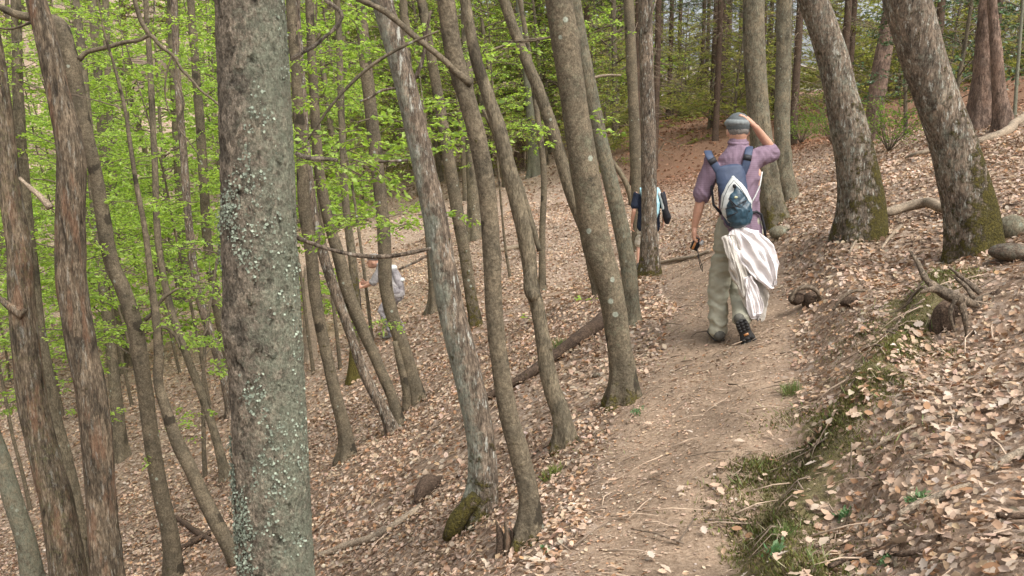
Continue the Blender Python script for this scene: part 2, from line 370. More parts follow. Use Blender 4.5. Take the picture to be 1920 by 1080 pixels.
def axis(lo, hi, fine_lo, fine_hi, step, growth):
    a = list(np.arange(fine_lo, fine_hi, step)); s = step; v = a[-1]
    while v < hi: s = min(s * growth, 8); v += s; a.append(v)
    s = step; v = a[0]; b = []
    while v > lo: s = min(s * growth, 8); v -= s; b.append(v)
    return np.array(b[::-1] + a)
gx = axis(-240, 240, -4.5, 4.6, .06, 1.06); gy = axis(-60, 330, 1.6, 11, .06, 1.045)
GX, GY = np.meshgrid(gx, gy)
GZ = height(GX, GY)
ny, nx = GX.shape
idx = np.arange(nx * ny).reshape(ny, nx)
GF = np.stack([idx[:-1, :-1], idx[:-1, 1:], idx[1:, 1:], idx[1:, :-1]], -1).reshape(-1, 4)
dd, ss = trail_d(GX, GY)
tmask = trail_mask(GX, GY)
sdG, sgG = strip_d(GX, GY); bankmoss = .68 * np.exp(-((sdG + .08 * fbm(xy3(GX, GY) * 3, 2, 31)) / .27) ** 2)
# ground material
m, n, l, p, out = mat_new("forest_soil_and_litter")
tc = n.new("ShaderNodeTexCoord"); P0 = tc.outputs["Object"]
n1 = noise(n, l, P0, 3, 6, .65); n2 = noise(n, l, P0, 45, 5, .7); n3 = noise(n, l, P0, 14, 4)
soil = ramp(n, l, n1.outputs["Fac"], [(.3, (.085, .055, .035)), (.55, (.15, .10, .065)), (.75, (.2, .14, .09))]).outputs[0]
vo = n.new("ShaderNodeTexVoronoi"); vo.inputs["Scale"].default_value = 30; l.new(P0, vo.inputs["Vector"])
sp = n.new("ShaderNodeSeparateColor"); l.new(vo.outputs["Color"], sp.inputs[0])
lit = ramp(n, l, sp.outputs[0], [(0, (.14, .095, .065)), (.3, (.30, .21, .145)), (.55, (.39, .285, .20)), (.8, (.44, .34, .26)), (1, (.52, .43, .35))]).outputs[0]
offc = mixc(n, l, .55, soil, lit)
geo_d = N(n, "ShaderNodeAttribute", attribute_name="far")
offc = mixc(n, l, geo_d.outputs["Fac"], offc, lit)
tr = ramp(n, l, n2.outputs["Fac"], [(.28, (.175, .12, .08)), (.5, (.285, .21, .148)), (.72, (.40, .31, .225))]).outputs[0]
tr2 = ramp(n, l, n1.outputs["Fac"], [(.35, (.68, .66, .64)), (.65, (1.15, 1.12, 1.08))]).outputs[0]
tr = mixc(n, l, 1.0, tr, tr2, 'MULTIPLY')
ta = N(n, "ShaderNodeAttribute", attribute_name="trail")
nd = N(n, "ShaderNodeAttribute", attribute_name="needle"); offc = mixc(n, l, nd.outputs["Fac"], offc, mixc(n, l, n2.outputs["Fac"], (.10, .055, .032), (.24, .13, .075)))
cc = mixc(n, l, ta.outputs["Fac"], offc, tr)
ma = N(n, "ShaderNodeAttribute", attribute_name="moss")
s2 = math_n(n, l, 'ADD', ma.outputs["Fac"], n3.outputs["Fac"]); mr = ramp(n, l, s2, [(.95, (0,) * 3), (1.25, (.8,) * 3)])
mc = ramp(n, l, n2.outputs["Fac"], [(.3, (.065, .055, .025)), (.7, (.17, .15, .06))]).outputs[0]
cc = mixc(n, l, mr.outputs[0], cc, mc)
l.new(cc, p.inputs["Base Color"]); p.inputs["Roughness"].default_value = .95; p.inputs["Specular IOR Level"].default_value = .15
b = n.new("ShaderNodeBump"); b.inputs["Strength"].default_value = .8; b.inputs["Distance"].default_value = .02
hh = math_n(n, l, 'ADD', n2.outputs["Fac"], math_n(n, l, 'MULTIPLY', n3.outputs["Fac"], 1.2)); l.new(hh, b.inputs["Height"]); l.new(b.outputs[0], p.inputs["Normal"])
M["ground"] = m
gm = new_mesh("forest_floor", np.stack([GX, GY, GZ], -1).reshape(-1, 3), GF, attrs={"trail": tmask.ravel(), "needle": (np.clip((GY - 22) / 4, 0, 1) * np.clip((GX - .02 * GY - 1.5) / 2, 0, 1) * .9).ravel(), "moss": bankmoss.ravel(), "far": np.clip((np.hypot(GX, GY).ravel() - 12) / 20, 0, 1)}, smooth=True)
FLOOR = link("forest_floor", gm, M["ground"], kind="structure")

# far hillside beyond the spruces
hx = np.linspace(-40, 420, 160); hy = np.linspace(190, 420, 60); HX, HY = np.meshgrid(hx, hy)
HZ = -2 + 42 * np.clip((HY - 190) / 200, 0, 1) ** .8 * (.75 + .3 * fbm(xy3(HX, HY) * .012, 2, 51)) + fbm(xy3(HX, HY) * .12, 3, 52) * 3.5
hi = np.arange(HX.size).reshape(HX.shape)
hf = np.stack([hi[:-1, :-1], hi[:-1, 1:], hi[1:, 1:], hi[1:, :-1]], -1).reshape(-1, 4)
m, n, l, p, out = mat_new("bare_wooded_hillside")
tc = n.new("ShaderNodeTexCoord"); n1 = noise(n, l, tc.outputs["Object"], .25, 6, .75)
l.new(ramp(n, l, n1.outputs["Fac"], [(.35, (.16, .15, .11)), (.5, (.26, .22, .18)), (.65, (.38, .33, .28))]).outputs[0], p.inputs["Base Color"]); p.inputs["Roughness"].default_value = 1
link("far_hillside", new_mesh("far_hillside", np.stack([HX, HY, HZ], -1).reshape(-1, 3), hf, smooth=True), m, kind="structure")

# ------------------------------------------------------------------ leaves
def leaf_geo(P, D, Nn, L, W, col, fold=.25, rng=RNG):
    """diamond leaves folded along the midrib; P,D,Nn (n,3), L,W (n,)"""
    D = D / (np.linalg.norm(D, axis=1)[:, None] + 1e-9); Nn = Nn - D * np.sum(Nn * D, 1)[:, None]; Nn /= np.linalg.norm(Nn, axis=1)[:, None] + 1e-9
    S = np.cross(Nn, D); L = L[:, None]; W = W[:, None]
    a = P; b_ = P + D * L * .45 + S * W * .5 + Nn * W * fold; t = P + D * L; c_ = P + D * L * .45 - S * W * .5 + Nn * W * fold
    V = np.stack([a, b_, t, c_], 1).reshape(-1, 3); k = np.arange(len(P)) * 4
    T = np.stack([k, k + 2, k + 1, k, k + 3, k + 2], 1).reshape(-1, 3)
    return V, T, np.repeat(col, 4, 0)
def curl_leaf_geo(P, D, Nn, L, W, col, rng=RNG):
    """dry leaf: 3 cross rows, cupped and curled; 8 verts, 8 tris"""
    n_ = len(P); D = D / np.linalg.norm(D, axis=1)[:, None]; Nn = Nn - D * np.sum(Nn * D, 1)[:, None]; Nn /= np.linalg.norm(Nn, axis=1)[:, None] + 1e-9
    S = np.cross(Nn, D); cup = rng.uniform(-.1, .45, (n_, 1)); cur = rng.uniform(-.15, .4, (n_, 1)); L = L[:, None]; W = W[:, None]
    rows = [(0.0, 0, 0), (.28, .42, .3), (.62, .5, .7), (1.0, 0, 1)]
    V = []
    for t, wd, u in rows:
        mid = P + D * L * t + Nn * L * cur * (4 * (t - .5) ** 2 - 1) * .35
        if wd == 0: V.append(mid)
        else:
            j = rng.uniform(.75, 1.2, (n_, 1)); V += [mid + S * W * wd * j + Nn * W * cup, mid, mid - S * W * wd / j + Nn * W * cup]
    V = np.stack(V, 1).reshape(-1, 3); k = np.arange(n_)[:, None] * 8
    tri = np.array([[0, 2, 1], [0, 3, 2], [1, 2, 5], [1, 5, 4], [2, 3, 6], [2, 6, 5], [4, 5, 7], [5, 6, 7]]).reshape(-1)
    T = (k + tri[None]).reshape(-1, 3)
    return V, T, np.repeat(col, 8, 0)
DEAD = np.array([(.45, .325, .23), (.48, .36, .26), (.41, .275, .175), (.36, .205, .11), (.28, .18, .115), (.43, .34, .255), (.53, .44, .355), (.17, .115, .075), (.49, .34, .235)])
DEADP = np.array([.20, .19, .14, .09, .10, .14, .035, .055, .05])
def dead_cols(n_, rng=RNG):
    c0 = DEAD[rng.choice(len(DEAD), n_, p=DEADP)]; return np.clip(c0 * rng.uniform(.78, 1.15, (n_, 1)) * rng.uniform(.95, 1.05, (n_, 3)), 0, .8)
def ground_normals(x, y, e=.04):
    z = height(x, y); zx = (height(x + e, y) - z) / e; zy = (height(x, y + e) - z) / e
    nn = np.stack([-zx, -zy, np.ones_like(zx)], -1); return z, nn / np.linalg.norm(nn, axis=-1)[:, None]
def scatter(n_, y0, y1, rng, wide=1.25, pad=1.2):
    y = np.sqrt(rng.uniform(y0 ** 2, y1 ** 2, n_)); x = rng.uniform(-.5, .5, n_) * (y * wide + pad * 2) + .02 * y
    return x, y
def bank_band(x, y):
    d, s = trail_d(x, y); sd, sg = strip_d(x, y); wob = fbm(xy3(x, y) * 1.6, 3, 79) * .14
    up = np.clip(1.3 - (sd + wob) / .30, 0, 1); mid = np.where((sg < 0) & (s < 0), .55, 0) * (sd < 1.0)
    dn = np.where(s > 0, np.clip(1 - np.abs(d + wob - .70) / .35, 0, 1) * .5, 0)
    return np.clip(np.maximum(up, mid) + dn, 0, 1) * np.clip(2.2 - y / 4, 0, 1) * np.clip(.9 + fbm(xy3(x, y) * 3, 2, 80) * 1.0, 0, 1)
def litter(name, n_, y0, y1, size, geo, keep_trail, lift):
    rng = np.random.default_rng(hash(name) % 1000 if False else len(name) * 7 + n_)
    x, y = scatter(n_, y0, y1, rng)
    t = trail_mask(x, y); patch = np.clip(.85 + .9 * fbm(xy3(x, y) * 1.1, 3, 77), .25, 1); band = bank_band(x, y)
    edge = np.clip(t * 1.2 + .35 * fbm(xy3(x, y) * 2.5, 3, 78), 0, 1)
    k = rng.uniform(0, 1, n_) < (1 - (1 - keep_trail) * edge) * patch * (1 - .85 * band); x = x[k]; y = y[k]; t = t[k]
    z, nn = ground_normals(x, y); m_ = len(x)
    ang = rng.uniform(0, 2 * np.pi, m_); D = np.stack([np.cos(ang), np.sin(ang), np.zeros(m_)], 1)
    Nn = nn + rng.normal(0, .42, (m_, 3)) * np.where(t > .3, .35, 1)[:, None]; D = D - Nn * np.sum(D * Nn, 1)[:, None] / np.sum(Nn * Nn, 1)[:, None]
    L = rng.uniform(*size, m_) * np.where(t > .3, .6, 1); W = L * rng.uniform(.45, .75, m_)
    P = np.stack([x, y, z], 1) + nn * (rng.uniform(0.002, lift, m_) * np.where(t > .3, .25, 1))[:, None] - D * L[:, None] * .5
    needle = np.clip((y - 22) / 4, 0, 1) * np.clip((x - .02 * y - 1.5) / 2, 0, 1)
    V, T, C = geo(P, D, Nn, L, W, dead_cols(m_, rng) * np.clip(1 + .55 * fbm(xy3(x, y) * .8, 3, 81), .6, 1.3)[:, None] * (1 - needle[:, None] * np.array([.35, .52, .60])), rng=rng)
    return link(name, new_mesh(name, V, T, C), M["leaf_dead"], kind="stuff", label="dry pale brown and pinkish beech and oak leaves covering the slope", category="leaf litter")
litter("leaf_litter", 78000, 1.7, 6, (.012, .044), curl_leaf_geo, .45, .035)
litter("leaf_litter", 70000, 5.8, 12, (.025, .062), curl_leaf_geo, .5, .04)
litter("leaf_litter", 100000, 11.5, 26, (.05, .09), leaf_geo, .6, .03)
litter("leaf_litter", 60000, 25, 60, (.08, .15), leaf_geo, 1, .03)

# ------------------------------------------------------------------ trees
GREEN = np.array([(.27, .41, .075), (.34, .50, .10), (.22, .35, .065), (.40, .55, .16), (.17, .27, .055)])
def green_cols(n_, rng, pal=GREEN, amp=.15):
    return np.clip(pal[rng.integers(0, len(pal), n_)] * rng.uniform(1 - amp, 1 + amp, (n_, 1)), 0, .8)
OLIVE = np.array([(.22, .26, .08), (.28, .30, .10), (.17, .21, .06), (.30, .28, .13)])
def unit(v): v = np.asarray(v, float); return v / (np.linalg.norm(v) + 1e-9)
def rotz(v, a): return np.array([v[0] * math.cos(a) - v[1] * math.sin(a), v[0] * math.sin(a) + v[1] * math.cos(a), v[2]])
class Crown:
    """collects twig tubes and leaf positions; leaves at alternate sides of flat sprays"""
    def __init__(s, rng): s.rng = rng; s.b = Buf(); s.P = []; s.D = []
    def leaves_on(s, pts, gap, sparse=1.0):
        pts = np.asarray(pts); sg = np.linalg.norm(np.diff(pts, axis=0), axis=1); tot = sg.sum(); n_ = max(1, int(tot / gap))
        cs = np.concatenate([[0], np.cumsum(sg)]); t = s.rng.uniform(.1, 1, n_) * tot
        p = np.stack([np.interp(t, cs, pts[:, k]) for k in range(3)], 1); d = unit(pts[-1] - pts[0])
        a = s.rng.choice([-1, 1], n_) * s.rng.uniform(.4, 1.2, n_); ca, sa = np.cos(a), np.sin(a)
        D = np.stack([d[0] * ca - d[1] * sa, d[0] * sa + d[1] * ca, np.full(n_, d[2]) + s.rng.normal(-.15, .3, n_)], 1)
        s.P.append(p + s.rng.normal(0, .012, (n_, 3))); s.D.append(D)
    def branch(s, p0, d, L, r0=.008, gap=.03, droop=0.0, lvl=0, bare=False, step=.13, col=(.13, .10, .07)):
        rng = s.rng; d = unit(d); n_ = 7 if lvl == 0 else 4; pts = [np.array(p0, float)]; dirs = [d]
        for k in range(n_):
            d = unit(d + rng.normal(0, .10 if lvl == 0 else .13, 3) + np.array([0, 0, droop])); pts.append(pts[-1] + d * L / n_); dirs.append(d)
        pts = np.array(pts); s.b.tube(pts, np.linspace(r0, r0 * .3, n_ + 1), 5 if lvl == 0 else 3, col)
        if lvl == 2 or L < .3:
            if not bare: s.leaves_on(pts, gap)
            return
        nst = int(L / step); sd = 1
        for k in range(nst):
            t = .12 + .88 * (k + rng.uniform(0, 1)) / nst; i = min(int(t * n_), n_ - 1); p = pts[i] + (pts[i + 1] - pts[i]) * (t * n_ - i)
            sd = -sd; dd_ = rotz(dirs[i], sd * rng.uniform(.6, 1.1)); dd_[2] = dd_[2] * .5 + rng.normal(0, .12)
            s.branch(p, dd_, L * .42 * (1.15 - .7 * t) * rng.uniform(.6, 1.2), r0 * .45, gap, droop, lvl + 1 if L * .42 > .3 else 2, bare, step * 1.2, col)
        if not bare: s.leaves_on(pts[n_ // 2:], gap)
    def build(s, parent, off, leafL=.045, pal=GREEN, mat="leaf_green", wl_=.6, tiltn=.55, leafname="foliage", twigname="twigs", twigmat="twig"):
        outs = []
        if s.b.n: outs.append(link(twigname, s.b.mesh("twigs", off), M[twigmat], parent, kind="stuff"))
        if s.P:
            P = np.concatenate(s.P) - off; D = np.concatenate(s.D); n_ = len(P); rng = s.rng
            Nn = np.array([0, 0, 1.]) + rng.normal(0, tiltn, (n_, 3)); L = leafL * rng.uniform(.6, 1.25, n_)
            V, T, C = leaf_geo(P, D, Nn, L, L * wl_ * rng.uniform(.8, 1.2, n_), green_cols(n_, rng, pal), rng=rng)
            outs.append(link(leafname, new_mesh("foliage", V, T, C), M[mat], parent, kind="stuff"))
        if parent is not None: reg(parent, *outs)
        return outs

def px_curve(pts, Y, dY=None):
    P = []; R = []
    for k, (px, py, wd) in enumerate(pts):
        y = Y + (dY[k] if dY is not None else 0); P.append(at(px, py, y)); R.append(.445 * wd / FPX * depth(px, py, y))
    return np.array(P), np.array(R)
def trunk_geo(P, R, seg=24, step=.03, seed=0, lump=.06, flare=.5, flare_h=.35, ground_z=None, lobes=5, knots=3, fine=0.0):
    rng = np.random.default_rng(seed); Q, r, t = resample(P, R, step)
    T, Nn, B = frames(Q); th = np.linspace(0, 2 * np.pi, seg, endpoint=False)
    dirs = Nn[:, None] * np.cos(th)[None, :, None] + B[:, None] * np.sin(th)[None, :, None]
    hz = t - (0 if ground_z is None else ground_z)
    rr = r[:, None] * np.ones(seg)
    if flare: 
        fl = np.exp(-np.clip(hz, 0, None) / flare_h) * flare * 1.6; ph = rng.uniform(0, 6.28)
        rr = rr * (1 + fl[:, None] * (.55 + .45 * np.cos(lobes * th + ph + .8 * np.sin(th))[None]))
    q = Q[:, None] + dirs * rr[..., None]
    rm = float(np.median(r))
    lum = fbm(q / (rm * 3) * np.array([1, 1, .5]), 3, seed) * lump * 2 * rm
    fi = fbm(q / (rm * .7) * np.array([1, 1, .35]), 3, seed + 9) * (lump * .6 + fine) * rm
    kn = np.zeros_like(rr)
    for _ in range(knots):
        tk = rng.uniform(.1, .9) * t[-1]; ak = rng.uniform(0, 6.28); dth = np.angle(np.exp(1j * (th - ak)))
        kn += rm * .16 * np.exp(-((t - tk) / (rm * .9))[:, None] ** 2 - (dth[None] / .45) ** 2)
    rr = rr + lum + fi + kn
    V = Q[:, None] + dirs * rr[..., None]; n_ = len(Q)
    i = np.arange(n_ - 1)[:, None] * seg; j = np.arange(seg)[None]; j2 = (j + 1) % seg
    F = np.stack([i + j, i + j2, i + seg + j2, i + seg + j], -1).reshape(-1, 4)
    V2 = np.concatenate([V.reshape(-1, 3), Q[:1], Q[-1:]]); a = n_ * seg; jj = np.arange(seg); jn = (jj + 1) % seg
    Cp = np.concatenate([np.stack([jn, jj, np.full(seg, a)], 1), np.stack([(n_-1)*seg + jj, (n_-1)*seg + jn, np.full(seg, a + 1)], 1)])
    return V2, [F, Cp], V, dirs, hz, th
def pad2(a): return np.concatenate([np.asarray(a).ravel(), [0, 0]])
TREES = {}
def tree(label, pts, mat, Y=None, hit_base=True, kind="beech_tree", cat="tree", moss=(0, .3), lich=.3, lich_dir=None, seg=24, step=.035, flare=.45, lump=.06,
         top=4.5, group=None, seed=None, crown=3, dY=0.0, knots=3, dead=False, sink=.22, gapleaf=.05, moss_side=None, fine=0.0):
    """pts: (px, py, width px) from base to top"""
    seed = seed if seed is not None else int(pts[0][0] * 7 + pts[0][1]); rng = np.random.default_rng(seed)
    if hit_base: Y = hit(pts[0][0], pts[0][1])[1]
    P, R = px_curve(pts, Y, [dY * k / (len(pts) - 1) for k in range(len(pts))])
    if not hit_base:   # continue the trunk down to the ground below the frame
        d0 = unit(P[0] - P[1]); q = P[0].copy()
        for _ in range(300):
            q = q + d0 * .03
            if q[2] < H(q[0], q[1]): break
        P = np.concatenate([[q], P]); R = np.concatenate([[R[0] * 1.12], R])
    base = P[0].copy(); d0 = unit(P[0] - P[1]); d0[2] = -abs(d0[2]) - .4; d0 = unit(d0)
    P = np.concatenate([[P[0] + d0 * sink], P]); R = np.concatenate([[R[0] * 1.05], R])
    # above the picture: on up, bending towards the light and thinning out
    if top:
        d1 = unit(P[-1] - P[-2]); q = P[-1]; ext = []; er = []
        for k in range(6):
            d1 = unit(d1 + np.array([0, 0, .12]) + rng.normal(0, .06, 3)); q = q + d1 * top / 6; ext.append(q); er.append(R[-1] * (1 - .13 * (k + 1)))
        P = np.concatenate([P, ext]); R = np.concatenate([R, er])
    V, F, G, dirs, hz, th = trunk_geo(P, R, seg, step, seed, lump, flare, max(.09, R[1] * 1.7), sink, knots=knots, fine=fine)
    mo = np.exp(-np.clip(hz, 0, None) / max(moss[1], .01))[:, None] * np.ones(len(th)) * moss[0]
    if moss_side is not None: mo = mo * (.45 + .85 * np.clip((dirs @ unit(moss_side)), 0, 1))
    li = np.full(G.shape[:2], lich)
    if lich_dir is not None: li = li + .38 * np.clip(dirs @ unit(lich_dir), -1, 1)
    e = empty(kind, base, label, cat, group)
    tr = link("trunk", new_mesh("trunk", V - base, F, attrs={"moss": pad2(mo), "lichen": pad2(li)}, smooth=True), M[mat], e)
    reg(e, tr)
    info = dict(e=e, base=base, P=P, R=R, Y=Y, mat=mat, rng=rng, crown=Crown(rng))
    if top and crown:
        n_ = len(P)
        for k in range(crown):
            i = n_ - 1 - rng.integers(0, 4); a = rng.uniform(0, 6.28)
            info["crown"].branch(P[i], (math.cos(a), math.sin(a), rng.uniform(.3, .9)), rng.uniform(1.2, 2.4), R[i] * .4, gapleaf * 2.2, .0, bare=dead)
    TREES[label] = info
    return info
def limb(info, pts, Yoff=0, label=None, mat=None, seg=8, dY=None, name="branch"):
    P, R = px_curve(pts, info["Y"] + Yoff, dY); e = info["e"]
    V, F, G, dirs, hz, th = trunk_geo(P, R, seg, max(.03, R.max()), int(pts[0][0]), .12, 0, knots=1, fine=.05)
    o = link(name, new_mesh("branch", V - info["base"], F, attrs={"moss": np.zeros(len(V)), "lichen": np.full(len(V), .1)}, smooth=True), M[mat or info["mat"]], e)
    if label: o["label"] = label
    reg(e, o); return P
def spray(info, px, py, L=.6, Yoff=0, n_=3, ang=None, r0=.004, gap=.016, spread=.15):
    n_ = n_ + 2; rng = info["rng"]; p = at(px, py, info["Y"] + Yoff)
    for _ in range(n_):
        a = rng.uniform(0, 6.28) if ang is None else ang + rng.normal(0, .6)
        info["crown"].branch(p + rng.normal(0, spread, 3) * (1, 1, .45), (math.cos(a), math.sin(a), rng.normal(0, .12)), L * rng.uniform(.7, 1.2), r0, gap, -.02)
def finish(info, leafL=.045, **kw):
    info["crown"].build(info["e"], info["base"], leafL, **kw)

# the big trunk close to the camera
BIG = tree("thick scaly trunk crusted with pale green lichen, close to the camera", [(518, 1080, 146), (507, 840, 148), (500, 690, 148), (490, 540, 150), (481, 270, 144), (468, 0, 137)], "bark_big",
           Y=3.6, hit_base=False, kind="larch_tree", moss=(0, .3), lich=.36, lich_dir=(.9, -.3, 0), seg=150, step=.0085, flare=.25, lump=.018, top=4, crown=4, knots=1)
# foliose lichen tufts on the downhill side
def lichen_tufts(info, n_, rng):
    P, R = info["P"], info["R"]; V = []; 
    Q, r, t = resample(P, R, .02); T, Nn, B = frames(Q)
    pts = []; nr = []
    while len(pts) < n_:
        k = rng.integers(0, len(Q)); z = Q[k][2]
        a = rng.normal(math.pi + .5, .55) if rng.random() < .75 else rng.uniform(math.pi, 2 * math.pi)    # world azimuth of the outward direction
        o = np.array([math.cos(a), math.sin(a), 0]); o = unit(o - T[k] * o.dot(T[k])); p = Q[k] + o * (r[k] * 1.0)
        dens = fbm(np.array([[p[0] * 7, p[1] * 7, p[2] * 3.2]]), 3, 91)[0]
        if dens > rng.uniform(.08, .30): pts.append(p); nr.append(o)
    pts = np.array(pts); nr = np.array(nr); m_ = 5
    P2 = np.repeat(pts, m_, 0) + rng.normal(0, .008, (n_ * m_, 3)); N2 = np.repeat(nr, m_, 0)
    D = rng.normal(0, 1, (n_ * m_, 3)); D = D - N2 * np.sum(D * N2, 1)[:, None] * .8; Nf = N2 + rng.normal(0, .5, (n_ * m_, 3))
    L = rng.uniform(.004, .016, n_ * m_); col = np.array([(.255, .29, .22)]) * rng.uniform(.65, 1.35, (n_ * m_, 1))
    Vv, Tt, C = leaf_geo(P2 + N2 * .004, D, Nf, L, L * .9, col, rng=rng)
    o = link("lichen", new_mesh("lichen", Vv - info["base"], Tt, C), M["lichen"], info["e"], kind="stuff"); return o
M["lichen"] = col_mat("leafy_lichen", .9, namp=.2)
lichen_tufts(BIG, 5200, np.random.default_rng(4))

TA = tree("oak trunk with whitish flecks and moss wrapped round its foot, below the path", [(893, 985, 70), (905, 900, 60), (903, 840, 58), (885, 740, 60), (861, 640, 60), (848, 590, 56), (831, 500, 54), (814, 400, 52), (792, 300, 48), (770, 200, 48), (745, 100, 46), (716, 0, 46)],
          "bark_oak", kind="oak_tree", moss=(1.15, .28), lich=.35, lich_dir=(-1, -.3, 0), seg=36, step=.018, flare=.45, lump=.05)
TB = tree("smooth brown trunk with dark knots right of the mossy oak", [(990, 1018, 52), (992, 940, 42), (971, 840, 42), (954, 780, 40), (939, 690, 38), (928, 600, 36), (922, 480, 37), (912, 350, 38), (893, 250, 38), (874, 180, 38), (851, 100, 38), (836, 0, 38)],
          "bark_smooth", kind="hornbeam_tree", moss=(1.0, .09), lich=.1, seg=30, step=.018, flare=.5, lump=.05, knots=9)
limb(TB, [(885, 158, 17), (862, 140, 15), (838, 118, 14), (815, 98, 14), (775, 66, 13), (725, 24, 13), (672, -3, 12), (600, -45, 9)], -.03, label="thick bare limb arching up to one side", seg=12)
limb(TB, [(905, 300, 5), (822, 58, 4), (750, 90, 7), (700, 120, 8), (650, 165, 7), (605, 220, 6), (578, 262, 3)][1:], -.25, label="thin bare branch slanting across the trunks")
TC = tree("slim crooked trunk with a knobbly canker halfway up", [(1060, 840, 44), (1052, 780, 38), (1031, 715, 36), (1018, 640, 32), (1010, 590, 30), (996, 530, 30), (990, 475, 34), (975, 400, 34), (952, 310, 32), (935, 240, 32), (915, 180, 26), (893, 110, 24), (880, 50, 22), (872, 0, 22)],
          "bark_grey", kind="hornbeam_tree", moss=(.9, .1), lich=.2, seg=24, step=.022, flare=.55, lump=.12, knots=5)
limb(TC, [(1003, 560, 26), (994, 545, 26), (992, 520, 22), (999, 500, 14)], -.05, label="pale knobbly canker", name="canker", seg=12)
limb(TC, [(1012, 470, 12), (1000, 430, 14), (968, 330, 13), (935, 265, 11), (905, 205, 8)], .12, label="thin second stem leaning the same way")
TD = tree("trunk with a white lichen patch above its mossy foot at the path edge", [(1168, 757, 56), (1167, 700, 50), (1160, 640, 50), (1150, 570, 52), (1138, 520, 56), (1122, 470, 60), (1108, 400, 60), (1094, 310, 60), (1079, 210, 56), (1064, 110, 56), (1048, 0, 57)],
          "bark_smooth", kind="hornbeam_tree", moss=(1.0, .13), lich=.35, seg=32, step=.02, flare=.5, lump=.06, knots=6)
TD2 = tree("dark trunk curving up to one side behind the white-patched trunk", [(1127, 552, 30), (1118, 525, 26), (1100, 440, 27), (1075, 375, 27), (1052, 300, 26), (1035, 240, 26), (1010, 170, 25), (985, 110, 23), (965, 60, 22), (945, 0, 22)],
           "bark_grey", kind="hornbeam_tree", moss=(.5, .1), lich=.1, seg=20, flare=.3)
TD3 = tree("trunk behind the white-patched trunk on the bend of the path", [(1183, 612, 36), (1183, 560, 32), (1178, 500, 34), (1163, 420, 34), (1145, 340, 32), (1128, 270, 30), (1110, 180, 28), (1095, 100, 26), (1078, 0, 24)],
           "bark_grey", kind="hornbeam_tree", moss=(.4, .1), lich=.5, seg=20, flare=.4)
T6 = tree("straight upright trunk with a mossy base hiding the walker in navy", [(1217, 490, 40), (1217, 440, 35), (1217, 380, 33), (1216, 270, 32), (1213, 150, 31), (1211, 60, 30), (1211, 0, 30)],
          "bark_oak", Y=12.4, hit_base=False, kind="oak_tree", moss=(1.1, .45), lich=.3, seg=24, flare=.3)
tree("darker thin trunk close behind the straight upright trunk", [(1196, 468, 26), (1195, 400, 24), (1190, 250, 24), (1183, 100, 22), (1178, 0, 22)], "bark_smooth", kind="oak_tree", moss=(.4, .3), seg=18, flare=.2)
T7 = tree("thick grey-green scaly trunk just behind the raised elbow of the hiker", [(1456, 422, 54), (1448, 385, 50), (1436, 320, 47), (1426, 250, 46), (1418, 150, 45), (1413, 60, 45), (1412, 0, 45)], "bark_grey", kind="spruce_tree", moss=(.9, .35), lich=.42, seg=28, flare=.25)
T8 = tree("slimmer straight grey trunk between the hiker and the leaning oak", [(1479, 377, 38), (1470, 320, 34), (1467, 200, 33), (1470, 100, 32), (1471, 0, 32)], "bark_grey", kind="spruce_tree", moss=(.3, .2), lich=.45, seg=24, flare=.25)
T9 = tree("leaning oak trunk with olive moss up one side, uphill of the hiker", [(1612, 442, 105), (1615, 410, 98), (1614, 370, 90), (1606, 310, 82), (1592, 240, 78), (1578, 180, 68), (1562, 110, 66), (1546, 60, 64), (1524, 0, 62)],
          "bark_oak", kind="oak_tree", moss=(1.5, .95), moss_side=(1.2, -.2, 0), lich=.40, seg=40, step=.02, flare=.12, lump=.05, knots=0)
T10 = tree("largest leaning oak with a thick moss sleeve at its base, on the bank", [(1826, 487, 112), (1824, 450, 104), (1820, 405, 102), (1805, 338, 97), (1787, 271, 90), (1764, 205, 87), (1735, 120, 88), (1718, 60, 91), (1702, 0, 93)],
           "bark_oak", kind="oak_tree", moss=(1.9, .60), moss_side=(1, -.6, 0), lich=.36, seg=44, step=.018, flare=.16, lump=.05, knots=0)
T11 = tree("thick reddish pine trunk standing on the crest of the bank", [(1850, 238, 82), (1850, 200, 68), (1850, 140, 52), (1850, 70, 40), (1853, 0, 34)], "bark_pine", Y=18, kind="pine_tree", seg=28, flare=.2, lich=0)
tree("narrow reddish pine trunk touching the thick pine on the crest", [(1882, 240, 40), (1874, 180, 28), (1868, 100, 24), (1862, 30, 20)], "bark_pine", kind="pine_tree", seg=18, flare=.3, lich=0)
T12 = tree("purplish pine trunk leaning the other way between the two oaks", [(1634, 266, 32), (1640, 210, 34), (1648, 150, 36), (1660, 80, 34), (1672, 0, 30)], "bark_pine", kind="pine_tree", seg=20, flare=.1, lich=.1)
tree("thin pale sapling stem beside the pines at the edge of the view", [(1902, 222, 8), (1906, 160, 7), (1912, 80, 7), (1918, 0, 6)], "bark_grey", kind="birch_sapling", cat="sapling", seg=10, flare=.1, lich=1.1, top=1.5)
